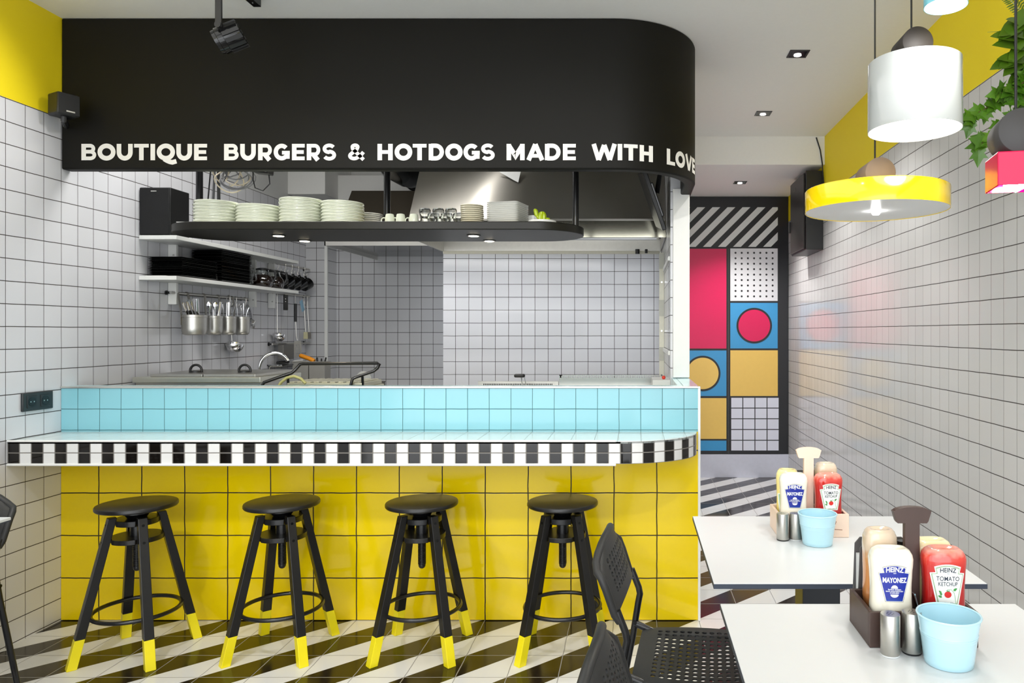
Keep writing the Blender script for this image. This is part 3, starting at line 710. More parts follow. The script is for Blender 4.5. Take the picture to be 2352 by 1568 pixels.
def hook(y, z, label, grp):
    b = MB(); b.tube([(.0,0,-.004)]+[(.0085*math.cos(a), 0, .0085*math.sin(a)) for a in [PI*1.1-PI*1.2*i/8 for i in range(9)]]+[(.009,0,-.02),(.0,0,-.04)]+[(.012+.012*math.cos(a), 0, -.048+.012*math.sin(a)) for a in [PI+PI*i/8 for i in range(9)]]+[(.026,0,-.038)], .0024, 6)
    return solo('hook', b, M['steel'], label, 'hook', (xr, y, z), 0, grp)
hk = ['first of the three empty hooks, nearest the pots', 'middle one of the three empty hooks', 'third of the three empty hooks']
for i, y in enumerate((4.80,4.84,4.88)): hook(y, 1.578, 'steel hook on the pot rail, '+hk[i], 'hooks on the pot rail')
hook(5.0, 1.578, 'steel hook on the pot rail holding the measuring spoons', 'hooks on the pot rail')
def pot(y, r, h, zr, straps, label):
    t = thing('hanging_pot', label, 'pot', (XL+.05+r, y, zr-h), 0, 'cutlery pots')
    b = MB(); b.lathe([(r*.72,0),(r*.9,.006),(r*.98,.02),(r,.04),(r,h-.016),(r*1.03,h-.015),(r*1.03,h),(r*.97,h),(r*.96,.02),(0,.012)], n=40, cap1=False); b.build('pot_body', M['steel'], t)
    for dy in straps:
        xx = -(r+.05)+.04; zt_ = 1.578-(zr-h)
        b = MB(); b.tube([(xx-.008,dy,zt_-.006),(xx-.006,dy,zt_+.006),(xx,dy,zt_+.0095),(xx+.008,dy,zt_+.004),(xx+.010,dy,zt_-.01),(-math.sqrt(max(0,r*r-dy*dy))+.002,dy,h-.002),(-math.sqrt(max(0,r*r-dy*dy))+.002,dy,h*.5)], .01, 4, flat=(.009,.0014)); b.build('strap', plain('strap_steel', S(150,146,138), .35, 1), t, smooth=30)
    return t
pot(4.30, .066, .118, 1.452, (-.045,.05), 'large steel pot of cutlery hanging on the rail, leftmost of four')
for y, l in ((4.54,'second of four, small, beside the large pot'), (4.694,'third of four, small'), (4.858,'rightmost of four, beside the measuring spoons')): pot(y, .046, .118, 1.452, (-.02,), 'small steel pot hanging on the rail, '+l)
cut = {}
def cutlery(kind, y, x, lean, label, grp, z=1.36):
    dirv = Vector(lean).normalized()
    if kind not in cut:
        b = MB(); L = .19
        if kind == 'knife': rg = [(.004,.002,0),(.0085,.0025,.06),(.0085,.003,.11),(.0095,.004,.16),(.008,.0035,.19)]
        elif kind == 'spoon': rg = [(.0035,.0014,0),(.0032,.0014,.11),(.004,.002,.13),(.015,.004,.155),(.017,.0045,.168),(.012,.003,.182),(.003,.001,.19)]
        else: rg = [(.0035,.0014,0),(.0045,.0016,.1),(.0075,.0018,.16),(.009,.0018,.182),(.006,.0014,.19)]
        b.loft([[(a*math.cos(t), c*math.sin(t), z_) for t in [2*PI*i/12 for i in range(12)]] for a, c, z_ in rg])
        o = solo(kind, b, M['chrome'], label, kind, group=grp); cut[kind] = o
    else: o = dup(cut[kind], (0,0,0), 0, label, grp)
    o.rotation_mode = 'QUATERNION'; o.rotation_quaternion = dirv.to_track_quat('Z', 'Y') @ Matrix.Rotation(random.uniform(0,3), 3, 'Z').to_quaternion()
    o.location = (x, y, z); return o
for i in range(7): cutlery('knife' if i % 2 else 'fork', 4.30-.045+.012*i-(-.62+.09*i)*.105, XL+.10+.012*(i % 3), (.02*(i % 3), -.62+.09*i, 1), 'steel %s handle leaning in the large hanging pot' % ('knife' if i % 2 else 'fork'), 'cutlery in the large pot')
for k, (y, w) in enumerate(((4.54,'second pot'), (4.694,'third pot'), (4.858,'rightmost pot'))):
    for i in range(4): cutlery(('spoon','spoon','fork','knife')[(i+k) % 4], y-.02+.013*i, XL+.085+.014*(i % 2), (.06*(i % 2), -.13+.09*i, 1), 'steel %s standing in the %s on the rail' % (('spoon','spoon','fork','knife')[(i+k) % 4], w), 'cutlery in the '+w, 1.352)
ms = thing('measuring_spoons', 'steel measuring spoons nested on the last hook of the pot rail', 'measuring spoons', (xr+.012, 5.02, 1.515))
for i in range(4):
    r = .038-.007*i; zc = -.105; xo_ = .006*i
    b = MB(); b.lathe([(r,0),(r*1.03,.001),(r*.95,-r*.4),(r*.5,-r*.62),(0,-r*.66),(0,-r*.6),(r*.9,-.001)], n=20, cap0=False, cap1=False, M=Matrix.Translation((.01+xo_,.012-.0*i,zc+.012*i*.3)) @ Matrix.Rotation(math.radians(-70),4,'X') @ Matrix.Rotation(math.radians(20),4,'Y'))
    b.tube([(.004+xo_*.5,0,0),(.008+xo_,.005,-.05),(.01+xo_,.008,zc+r)], .004, 4, flat=(.006,.0012)); b.build('spoon', M['chrome'], ms)
b = MB(); b.tube([(.006, .008*math.cos(a), .004+.008*math.sin(a)) for a in [2*PI*i/16 for i in range(16)]], .0012, 6, True); b.build('hanging_ring', M['steel'], ms)
def ladle(loc, L, r, label, tilt=0, rz=0):
    t = thing('ladle', label, 'ladle', loc, rz)
    b = MB(); b.tube([(-.0118,0,-.006),(-.0118,0,.010),(.0,0,.020),(.0118,0,.010),(.0112,0,-.02)], .0025, 8); b.build('hanging_hook', M['steel'], t)
    b = MB(); b.tube([(.010,0,-.02),(.010,tilt*.1,-.04),(.012,tilt,-L)], .003, 8); b.build('handle', M['steel'], t)
    b = MB(); Mx = Matrix.Translation((.012,tilt+r*.55,-L-r*.1)) @ Matrix.Rotation(math.radians(-24),4,'X')
    b.lathe([(r,0),(r*1.02,.002),(r*.95,-r*.35),(r*.7,-r*.72),(r*.3,-r*.88),(0,-r*.9),(0,-r*.84),(r*.65,-r*.65),(r*.9,-r*.3),(r*.97,0)], n=28, cap0=False, cap1=False, M=Mx); b.build('bowl', M['chrome'], t); return t
ladle((xr, 4.80, 1.572), .30, .054, 'steel ladle hanging below the small pots on the pot rail', .02)
ladle((xr, 5.43, 1.632), .30, .046, 'long steel ladle hanging on the rail above the sink tap', .0)
mug = None
for i in range(5):
    y = 5.46+.108*i; l = 'black mug hanging from the mug rail, %s' % ['first from the shelves','second from the shelves','third from the shelves','last but one before the corner','last one before the corner'][i]
    hook(y, 1.86, 'steel hook of the mug rail, %s' % ['first from the shelves','second from the shelves','third from the shelves','last but one before the corner','last before the corner'][i], 'hooks on the mug rail')
    loc = (xr+.013, y, 1.79)
    if mug is None:
        mug = thing('mug', l, 'mug', loc, 0, 'black mugs on the rail')
        Mx = Matrix.Translation((.0,.0,-.062)) @ Matrix.Rotation(math.radians(-60),4,'X') @ Matrix.Rotation(math.radians(15),4,'Y')
        b = MB(); b.lathe([(.03,-.035),(.04,-.03),(.045,.0),(.047,.04),(.044,.04),(.04,-.025),(0,-.028)], n=28, cap1=False, M=Mx); b.build('mug_body', M['black_gloss'], mug)
        b = MB(); b.tube([(0,-.012,-.03),(0,-.016,-.01),(0,-.006,.006),(0,.008,.008),(0,.02,-.006),(0,.02,-.03)], .005, 8); b.build('handle', M['black_gloss'], mug)
    else: dup(mug, loc, random.uniform(-.1,.1), l)
def turner(y, label, kind):
    t = thing('turner' if kind != 'brush' else 'spatula', label, 'kitchen utensil', (xr+.012, y, 1.632), -.75)
    if kind == 'turner':
        b = MB(); b.tube([(0,0,-.06),(0,0,-.20)], .011, 10); b.build('grip', M['black'], t)
        b = MB(); b.tube([(0,0,-.18),(0,.008,-.32),(.01,.012,-.345)], .004, 8); b.build('shaft', M['steel'], t)
        b = MB()
        def f(u, v): return (.012, .012+(u-2.5)*.012*(1-.03*abs(v-5)), -.35-v*.0125)
        b.perf(5, 10, lambda i, j: 0 < i < 4 and 1 < j < 9, f, lambda u, v: (.0015,0,0), (.32,.36)); b.build('blade', M['steel'], t)
        b = MB(); b.tube([(0,0,-.07),(-.002,0,-.03),(-.002,0,.012),(-.012,0,.0165),(-.021,0,.006)], .002, 6); b.build('hanging_loop', M['steel'], t)
    elif kind == 'knife':
        b = MB(); b.box(-.008,.008,-.016,.016,-.115,.0); k = b.build('grip', M['black'], t, bevel=.004)
        b = MB(); [b.cyl((.008,-.004,z),(.0092,-.004,z),.0035,8) for z in (-.03,-.05)]; b.build('rivet', M['alu'], k)
        b = MB(); b.tube([(0,0,-.005),(-.003,0,.012),(-.012,0,.0165),(-.02,0,.008)], .002, 6); b.build('hanging_loop', M['steel'], t)
    else:
        b = MB(); b.tube([(-.021,0,.004),(-.012,0,.0165),(-.002,0,.008),(0,0,-.03)], .002, 8); b.build('hanging_loop', M['steel'], t)
        b = MB(); b.tube([(0,0,-.03),(0,0,-.06),(0,.012,-.28)], .004, 8); b.build('shaft', M['steel'], t)
        b = MB(); b.prism([(-.016,0),(.016,0),(.018,-.055),(-.018,-.055)], -.002, .002, lambda u, v, d: (d, .012+u, -.28+v)); b.build('blade', plain('silicone_'+kind+str(y), S(206,200,160) if y < 5.9 else S(120,116,110), .5), t, bevel=.001)
turner(5.56, 'black handled knife hanging on the rail above the tap', 'knife')
turner(5.72, 'slotted turner with black grip hanging above the sink', 'turner')
turner(5.87, 'cream silicone spatula hanging on the rail near the corner', 'brush'); turner(5.93, 'grey spatula hanging on the rail nearest the corner', 'brush')
b = MB(); b.box(-.004,.004,-.02,.02,-.09,0, Matrix.Rotation(.5,4,'X')); solo('hanging_cloth', b, plain('blue_cloth', S(150,190,214), .8), 'pale blue cloth hanging beside the slotted turner', 'cloth', (xr+.018, 5.80, 1.60), bevel=.002)
t = thing('steel_caddy', 'flat grey caddy hanging on the lowest rail above the sink', 'caddy', (xr, 5.53, 1.263))
b = MB(); b.box(.008,.05,-.085,.085,-.115,-.005); b.build('box', plain('caddy_steel', S(120,118,114), .4, .8), t, bevel=.003)
b = MB(); b.box(-.009,.012,-.06,.06,.0075,.010); b.build('hanger', M['steel'], t)
t = thing('wire_shelf', 'narrow glass shelf on the wall above the sink', 'shelf', (XL, 5.65, 1.105))
b = MB(); b.box(.001,.11,-.27,.24,0,.008); b.build('board', M['glass'], t)
for y in (-.24,.2):
    b = MB(); b.tube([(.001,y,-.03),(.01,y,-.004),(.1,y,-.004)], .004, 6); b.build('bracket', M['steel'], t)
b = MB(); b.tube([(0,-.07,0),(0,.07,.004)], .011, 10); solo('knife', b, M['white_shelf'], 'white knife handle lying on the glass wall shelf', 'knife', (XL+.08, 5.70, 1.1245))
b = MB(); b.tube([(0,-.08,0),(0,.08,.0)], .012, 10); solo('knife', b, M['black'], 'black knife handle lying on the glass wall shelf', 'knife', (XL+.06, 5.5, 1.126))
for x, l in ((-2.53,'grey utensil bin in the corner, left of two'), (-2.405,'grey utensil bin in the corner, right of two, with tools inside')):
    t = thing('utensil_bin', l, 'bin', (x, 5.62, .919), 0, 'grey bins')
    b = MB(); f = lambda w, z: [(-w,-w*.95,z),(w,-w*.95,z),(w,w*.95,z),(-w,w*.95,z)]
    b.loft([f(.05,0), f(.058,.03), f(.06,.20), f(.063,.205), f(.063,.21), f(.056,.21), f(.054,.02)]); b.build('bin_body', plain('bin_grey'+l[:24], S(150,148,142), .5), t, bevel=.002, smooth=0)
b = MB(); b.tube([(-.06,0,.02),(0,0,0),(.04,0,-.02)], .016, 10); b.ball((-.06,0,.02), .016); solo('tool_handle', b, plain('orange', S(240,150,20), .4), 'orange tool handle sticking out of the grey bins', 'tool', (-2.47, 5.58, 1.152))
for i in range(4): solo('tool_handle', MB().tube([(0,0,0),(.02*(i-1.5),0,.12)], .006, 8), M['black'], 'thin dark tool standing in the right grey bin', 'tool', (-2.43+.014*i, 5.62, 1.03+.008*(i%2)), 0, 'tools in the grey bin')

# ------------------------------------------------------------------ kitchen units behind the counter
t = thing('prep_fridge', 'stainless prep counter with two black-handled lids behind the blue upstand', 'prep counter', (-2.235, 4.12, 0))
b = MB(); b.box(-.43,.238,-.19,.25,.0,1.081); b.build('cabinet', M['steel'], t, smooth=0)
b = MB(); b.box(-.436,.245,-.21,.27,1.082,1.112); b.build('top_frame', plain('prep_top', S(206,206,194), .3, .9), t, bevel=.003, smooth=0)
for x0, x1, l in ((-.353,-.075,'left lid'), (-.071,.207,'right lid')):
    b = MB(); b.prism([(-.19,1.1125),(-.19,1.127),(.20,1.131),(.25,1.131),(.25,1.1125)], x0, x1, lambda u, v, d: (d, u, v)); k = b.build('lid', M['steel'], t, bevel=.002, smooth=0); k['label'] = l
    cx = -.204 if x0 < -.3 else .067
    b = MB(); b.tube([(cx-.028*math.cos(a)*1.15, -.03, 1.138+.032*math.sin(a)) for a in [-.35+(PI+.7)*i/16 for i in range(17)]], .0065, 10); b.lathe([(.035,1.128),(.034,1.136),(.02,1.138)], (cx,-.03,0), 20); b.build('knob', M['black'], k)
t = thing('sink_counter', 'stainless sink counter along the left kitchen wall', 'sink counter', (XL, 5.2, 0))
b = MB(); b.box(.002,.62,-.78,.80,0,.885); b.build('cabinet', M['steel'], t, smooth=0)
b = MB(); b.box(.002,.64,-.80,.81,.886,.918); b.build('worktop', M['steel'], t, bevel=.004, smooth=0)
b = MB(); b.box(.002,.02,-.80,.81,.9185,.98); b.build('splashback', M['steel'], t, smooth=0)
t = thing('tap', 'chrome gooseneck tap over the sink', 'tap', (-2.437, 4.78, .9185))
b = MB(); b.tube([(0,0,0),(0,0,.20)]+[(.083-.083*math.cos(a), .03*(1-math.cos(a)), .20+.098*math.sin(a)) for a in [PI*.85*i/18 for i in range(1,19)]], .0115, 14); b.build('spout', M['chrome'], t)
b = MB(); b.lathe([(.026,0),(.026,.03),(.018,.04)], n=20); b.build('base', M['chrome'], t)
b = MB(); b.tube([(0,-.02,.05),(.05,-.03,.07)], .006, 8); b.build('lever', M['chrome'], t)
k = MB().loft([rsq(.17,.0,.04), rsq(.175,.006,.04), rsq(.16,.006,.04), rsq(.14,.001,.04)]).build('basin_rim', M['chrome'], bpy.data.objects['sink_counter']); k.location = (.36, -.12, .9185)
M['pewter'] = plain('contact_grill_body', S(206,204,184), .35, .6)
t = thing('contact_grill', 'contact grill with a black tubular lid handle behind the counter', 'contact grill', (-1.695, 3.95, .90))
b = MB(); b.box(-.137,.269,-.08,.24,0,.16); b.build('base', M['pewter'], t, bevel=.006, smooth=0)
b = MB(); b.box(-.13,.262,-.09,.22,.1605,.185)
for i in range(9): b.box(-.125+i*.043,-.097+i*.043,-.08,.21,.185,.191)
b.build('upper_plate', M['pewter'], t, bevel=.003, smooth=0)
g = MB(); g.tube([(-.25,-.12,.165),(-.235,-.12,.19),(-.17,-.10,.215),(-.11,-.08,.237),(-.098,-.07,.25),(-.075,-.06,.281),(-.06,-.06,.284),(.335,-.06,.288),(.345,-.06,.283),(.335,-.06,.262),(.318,-.07,.246),(.25,-.09,.222),(.22,-.105,.208),(.21,-.105,.17)], .0085, 10)
g.build('handle', M['black_metal'], t)
for x, y0 in ((-.128,-.085), (.264,-.085)):
    b = MB(); b.tube([(x,y0,.228),(x,y0+.005,.18),(x*.98,y0+.01,.15)], .007, 8); b.build('strut', M['black_metal'], t)
b = MB(); b.tube([(.0,0,0),(.018,0,.03),(.05,0,.055),(.085,0,.062),(.12,0,.05),(.145,0,.025)], .0075, 10); solo('hose', b, plain('olive_hose', S(176,172,110), .4), 'olive green hose arching beside the contact grill', 'hose', (-1.845, 3.80, 1.062))
MB().prism([(.155+.05*math.cos(a), .17+.06*math.sin(a)) for a in [PI*i/24 for i in range(25)]], .225, .233, lambda u, v, d: (u, d, v)).build('splash_disc', plain('lid_grey', S(164,166,166), .4, .5), t, bevel=.001)
solo('steel_tray', MB().loft([rsq(.07,0,.01), rsq(.075,.15,.01), rsq(.08,.155,.01), rsq(.07,.155,.01), rsq(.065,.02,.01)]), plain('dark_tray', S(84,78,68), .4, .6), 'dark metal container right of the contact grill', 'container', (-1.589, 4.40, .90), smooth=0)
t = thing('worktable', 'stainless worktable behind the counter under the contact grill', 'worktable', (-1.46, 4.20, 0))
b = MB(); b.box(-.47,.43,-.40,.4,.86,.899); b.build('tabletop', M['steel'], t, bevel=.003, smooth=0)
for x, y in ((-.44,-.36),(.40,-.36),(-.44,.35),(.40,.35)):
    b = MB(); b.box(x-.02,x+.02,y-.02,y+.02,0,.86); b.build('leg', M['steel'], t, smooth=0)
t = thing('griddle', 'stainless griddle with a slotted splash guard on the right of the cooking line', 'griddle', (-.22, 4.62, 0))
b = MB(); b.box(-.265,.385,-.2,.4,0,1.0); b.build('body', M['steel'], t, smooth=0)
b = MB(); xg0, xg1, n = -.263, .381, 44
for i in range(n):
    a = xg0+(xg1-xg0)*i/n; b.box(a+.005, a+(xg1-xg0)/n-.001, .08, .088, 1.06, 1.073)
b.box(xg0, xg1, .08, .088, 1.001, 1.06); b.box(xg0, xg0+.02, .08, .088, 1.06, 1.078); b.box(xg0, xg1, .08, .088, 1.073, 1.078); b.build('splash_guard', plain('guard_steel', S(206,206,200), .22, 1), t, smooth=0)
t = thing('fryer', 'fryer with a dark slotted grate left of the griddle', 'fryer', (-.76, 4.62, 0))
b = MB(); b.box(-.245,.27,-.2,.4,0,1.0); b.build('body', M['steel'], t, smooth=0)
b = MB(); b.box(-.245,.27,.1,.13,1.0,1.036)
b.build('rear_panel', M['steel'], t, smooth=0)
b = MB()
for i in range(40): b.box(-.21+i*.0112, -.2055+i*.0112, .09, .099, 1.004, 1.022)
b.build('grate', M['black_metal'], t, smooth=0)
t = thing('fryer_basket', 'black handled wire basket hanging in the fryer', 'basket', (-.72, 4.60, 1.0005))
b = MB(); b.box(-.033,.033,-.02,.02,.068,.09); b.build('grip', M['black'], t, bevel=.008)
b = MB(); [b.tube([(x,0,.07),(x+.012,.01,.0)], .0022, 6) for x in (.008,.03)]; b.build('rod', M['chrome'], t)
b = MB(); b.ball((0,0,0), .011); solo('push_button', b, plain('red_knob', S(220,60,40), .35), 'small red knob at the right end of the counter ledge', 'knob', (.165, 4.2, 1.093), 0)
b = MB(); b.box(.10,.199,4.13,4.40,0,1.083); o = solo('side_shelf', b, M['white_shelf'], 'white side shelf inside the right end of the counter', 'shelf', smooth=0)
# ------------------------------------------------------------------ bar stools
def stool(loc, label):
    t = thing('bar_stool', label, 'bar stool', loc, 0, 'bar stools')
    b = MB(); b.lathe([(.138,.6125),(.1475,.614),(.1505,.618),(.1505,.626),(.1485,.6305),(.145,.632),(0,.632)], n=56); b.build('seat', M['black_wood'], t, smooth=24)
    b = MB(); b.lathe([(.06,.592),(.06,.6122)], n=32); b.lathe([(.03,.565),(.05,.592)], n=32); b.build('seat_plate', M['black_metal'], t)
    def rosette(r, z0, z1, notch):
        pts = []
        for i in range(96):
            a = 2*PI*i/96; d = abs(((a-PI/4) % (PI/2))); d = min(d, PI/2-d)
            pts.append(((r-(notch if d < .24 else 0))*math.cos(a), (r-(notch if d < .24 else 0))*math.sin(a)))
        bb = MB(); bb.prism(pts, z0, z1, lambda u, v, d: (u, v, d)); return bb
    rosette(.082, .548, .572, .006).build('upper_disc', M['black_metal'], t, bevel=.002)
    rosette(.098, .478, .498, .006).build('lower_disc', M['black_wood'], t, bevel=.002)
    b = MB(); b.cyl((0,0,.36), (0,0,.595), .015, 16); b.ball((0,0,.36), .015)
    for i in range(22): z = .365+i*.0055; b.lathe([(.0145,z),(.0172,z+.0016),(.0172,z+.0026),(.0145,z+.004)], n=16)
    b.cyl((0,0,.498), (0,0,.548), .026, 20); b.build('spindle', M['black_metal'], t)
    b = MB(); b.tube([(.160*math.cos(2*PI*i/48), .160*math.sin(2*PI*i/48), .185) for i in range(48)], .0085, 10, True); b.build('foot_ring', M['black_metal'], t)
    for sx, sy in ((-1,-1),(1,-1),(1,1),(-1,1)):
        dgn = Vector((sx, sy, 0)).normalized(); sd = Vector((-dgn.y, dgn.x, 0))
        def at(z): k = z/.585; return dgn*(.224+(.088-.224)*k)+Vector((0,0,z))
        def ring(z, w=.0185, d=.0175): c = at(z); return [c-dgn*d-sd*w, c+dgn*d-sd*w, c+dgn*d+sd*w, c-dgn*d+sd*w]
        b = MB(); b.loft([ring(.116), ring(.585, .0165, .0155)]); leg = b.build('leg', M['black_wood'], t, bevel=.002, smooth=0)
        b = MB(); b.loft([ring(0), ring(.1155)]); b.build('leg_tip', M['yellow_paint'], leg, bevel=.002, smooth=0)['label'] = 'yellow dipped leg tip'
        b = MB()
        for z in (.556, .488): c = at(z)+dgn*.0158; b.cyl(c, c+dgn*.0016, .0055, 10)
        b.build('screw', M['black_gloss'], leg)
    return t
st = stool((-2.10, 3.105, 0), 'black bar stool with yellow tipped legs, nearest to the left tiled wall')
for loc, l in (((-1.503,3.137,0), 'black bar stool with yellow tipped legs, second from the left wall'), ((-.907,3.137,0), 'black bar stool with yellow tipped legs, third from the left wall'), ((-.308,3.143,0), 'black bar stool with yellow tipped legs behind the perforated chairs')): dup(st, loc, 0, l)

# ------------------------------------------------------------------ perforated chairs (seen from the side: seat towards +x)
def chair(loc, rz, label):
    t = thing('dining_chair', label, 'chair', loc, rz, 'perforated black chairs')
    nu, nv = 13, 9
    def f(u, v):
        s = (u/nu-.5)*2; k = v/nv
        z = .79-.178*k
        hw = .188-.012*k
        top = max(0, 1-k/.45)                       # rounded upper corners
        x = -.078+.060*k-.016*s*s*1.0+.01
        yy = s*hw*(1-.22*top**2.2)
        z -= .055*top*abs(s)**3
        z += .028*max(0, k-.75)/.25*(1-s*s)         # arched lower edge
        return (x, yy, z)
    b = MB(); b.perf(nu, nv, lambda i, j: 2 <= i <= nu-3 and 2 <= j <= nv-3, f, lambda u, v: (-.007, 0, -.003), (.31,.38)); b.build('backrest', M['char'], t, smooth=50)
    rimpts = [(-.013,-.172,.597)]+[f(u, v) for u, v in [(0,nv-.2),(0,nv*.8),(0,nv*.6),(0,nv*.4),(0,nv*.2),(0.35,.35)]+[(u, .12) for u in (1.2,2.5,4,5.5,7.5,9,10.5,11.8)]+[(nu-.35,.35),(nu,nv*.2),(nu,nv*.4),(nu,nv*.6),(nu,nv*.8),(nu,nv-.2)]]+[(-.013,.172,.597)]
    b = MB(); b.tube([(p[0]-.0045, p[1], p[2]) for p in rimpts], .0105, 12); b.build('back_rim', M['char'], t)
    for s in (-1, 1):
        y = s*.172
        b = MB(); b.tube([(-.024,y,.625),(-.012,y,.595),(-.002,y,.57),(.002,y,.55),(-.003,y,.525),(-.02,y*1.01,.42),(-.105,y*1.06,.0)], .0100, 12); b.build('leg', M['black_metal'], t)
        b = MB(); b.tube([(-.012,y*.98,.46),(.05,y*.97,.435),(.33,y*.95,.425),(.365,y*.96,.40),(.385,y,.0)], .0105, 12); b.build('leg', M['black_metal'], t)
        b = MB(); b.cyl((-.012,y-.014,.465),(-.012,y+.014,.465),.006,12); b.build('bolt', M['black_gloss'], t)
    nu2, nv2 = 17, 15
    def g(u, v):
        sx, sy = u/nu2, (v/nv2-.5)*2
        w = .172+.018*math.sin(PI*min(1, sx*1.1))
        x = .012+.375*sx-.03*(1-min(1, sx/.12))*0
        if sx < .1: w *= 1-.12*(1-sx/.1)**2
        if sx > .9: w *= 1-.10*((sx-.9)/.1)**2
        z = .452-.012*(1-sy*sy)*math.sin(PI*sx)-.03*max(0, (sx-.88)/.12)**2-.006*abs(sy)**6
        return (x, sy*w, z)
    b = MB(); b.perf(nu2, nv2, lambda i, j: 2 <= i <= nu2-3 and 1 <= j <= nv2-2, g, lambda u, v: (0, 0, -.004), (.34,.31)); b.build('seat', M['char'], t, smooth=50)
    return t
ch = chair((-.004, 2.088, 0), math.radians(-6), 'black perforated chair drawn up to the table farther from the camera')
dup(ch, (.004, 1.345, 0), math.radians(-5), 'black perforated chair at the nearer table, cut off by the bottom of the picture')
dup(ch, (-2.402, 2.56, 0), -PI/2, 'black perforated chair by the left tiled wall, cut off by the picture edge')

# ------------------------------------------------------------------ tables
def table(loc, label):
    t = thing('cafe_table', label, 'table', loc, 0, 'white cafe tables')
    b = MB(); b.box(-.3275,.3275,-.323,.323,.7405,.75); b.build('tabletop', M['white_mat'], t, bevel=.0015, smooth=0)['label'] = 'white laminate tabletop'
    b = MB(); b.box(-.3272,.3272,-.3227,.3227,.7375,.7405); b.box(-.328,.328,-.3238,-.3228,.7376,.749); b.box(-.328,-.3274,-.323,.323,.7376,.749); b.build('edge_strip', M['grey_edge'], t, smooth=0)['label'] = 'dark tabletop edge'
    b = MB(); b.box(-.2,.2,-.2,.2,.7335,.7374); b.build('top_plate', M['black_metal'], t, smooth=0)
    b = MB(); b.box(-.052,.052,-.05,.05,.012,.7335); b.build('column', plain('column_black', S(34,38,44), .35), t, bevel=.003, smooth=0)
    b = MB(); b.box(-.088,.115,-.19,.19,0,.012); b.build('foot', M['black_metal'], t, bevel=.003, smooth=0)
    return t
tb = table((.517, 2.086, 0), 'white square cafe table farther from the camera, with the pale wood condiment box')
dup(tb, (.517, 1.310, 0), 0, 'white square cafe table nearest the camera, with the dark wood condiment box')
dup(tb, (-2.36, 2.075, 0), 0, 'white cafe table at the left edge, before the left chair')

# ------------------------------------------------------------------ condiment sets
TZ = .7505
def condiment_box(loc, mat, label, logo):
    t = thing('condiment_box', label, 'condiment box', loc, 0, 'condiment boxes')
    w, d, h, k = .104, .066, .068, .008
    b = MB(); b.box(-w,w,-d,-d+k,0,h); b.build('front_panel', mat, t, bevel=.0015, smooth=0)
    b = MB(); b.box(-w,w,d-k,d,0,h); b.build('back_panel', mat, t, bevel=.0015, smooth=0)
    for s in (-1,1): b = MB(); b.box(min(s*w,s*(w-k)),max(s*w,s*(w-k)),-d+k,d-k,0,h); b.build('side_panel', mat, t, bevel=.0015, smooth=0)
    b = MB(); b.box(-w+k,w-k,-d+k,d-k,.001,.007); b.build('bottom_panel', mat, t, smooth=0)
    hd = [(-.0145,.0072),(.0145,.0072),(.0145,.222),(.029,.222),(.032,.226),(.038,.246)]+[(.038*math.cos(a)*1.0, .243+.0115*math.sin(a)) for a in [PI*i/12 for i in range(1,12)]]+[(-.038,.246),(-.032,.226),(-.029,.222),(-.0145,.222)]
    b = MB(); b.prism(hd, -.0075, .0075, lambda u, v, e: (u, e, v)); b.build('handle', mat, t, bevel=.0025, smooth=0)
    if logo:
        b = MB(); f = lambda u, v: (u, -d-.0004, v)
        for q in ([(.022,.052),(.052,.058),(.066,.046),(.058,.024),(.084,.022)], [(.030,.040),(.044,.044),(.042,.036),(.028,.030),(.044,.028)], [(.010,.024),(.022,.052)]): ribbon(b, q, .0018, f)
        b.build('engraving', plain('engraved_brown', S(150,100,78), .7), t, smooth=0)
    return t
NEXP = 3.0
PROF = [(.020,.018,.002),(.0225,.020,.005),(.0225,.020,.022),(.032,.024,.034),(.038,.0262,.046),(.0396,.0266,.058),(.0386,.0258,.078),(.0384,.0256,.100),(.0398,.0262,.128),(.0415,.0266,.146),(.0418,.0266,.154),(.0400,.025,.1625),(.0350,.0215,.1705),(.0285,.0172,.1745),(.023,.0135,.1738),(.012,.008,.170)]
PROF2 = [(.016,.016,.002),(.018,.018,.02),(.026,.022,.032),(.031,.024,.045),(.0325,.0245,.06),(.0315,.024,.1),(.0325,.0245,.14),(.0335,.025,.165),(.0325,.0245,.18),(.029,.022,.19),(.024,.018,.1955),(.019,.014,.1955),(.010,.008,.192)]
def sup(a, b_, t): 
    c, s = math.cos(t), math.sin(t); e = 2/NEXP
    return (a*math.copysign(abs(c)**e, c), b_*math.copysign(abs(s)**e, s))
def ab(P, z):
    for i in range(len(P)-1):
        if P[i+1][2] >= z or i == len(P)-2:
            k = min(1, max(0, (z-P[i][2])/max(1e-6, P[i+1][2]-P[i][2]))); return (P[i][0]+k*(P[i+1][0]-P[i][0]), P[i][1]+k*(P[i+1][1]-P[i][1]))
def bottle(P, name, label, mat, loc, rz, lab=None, grp=None, cap=None):
    t = thing(name, label, 'bottle', loc, rz, grp)
    Q = []
    for i in range(len(P)-1):
        for k in range(3):
            q = k/3; q2 = q*q*(3-2*q) if 2 < i < 9 else q
            Q.append(tuple(P[i][j]+(P[i+1][j]-P[i][j])*(q if j == 2 else q2) for j in range(3)))
    Q.append(P[-1])
    Q = [p for p in Q if p[2] > .021 or p[0] > .03 or True]
    n = 56; b = MB(); b.loft([[(*sup(a, c, 2*PI*i/n), z) for i in range(n)] for a, c, z in Q if z > .0225 or a < .0225 and z > .1]); b.build('bottle_body', mat, t, smooth=60)
    b = MB(); b.lathe([(.021,.0075),(.0225,.009),(.0225,.0222),(.02,.0225)], n=28); b.build('cap', cap or M['white_lac'], t)
    surf = lambda e: (lambda u, v: (u, -(lambda A: A[1]*max(.02, 1-abs(u/A[0])**NEXP)**(1/NEXP))(ab(P, v))-e, v))
    if lab: lab(t, surf)
    return t
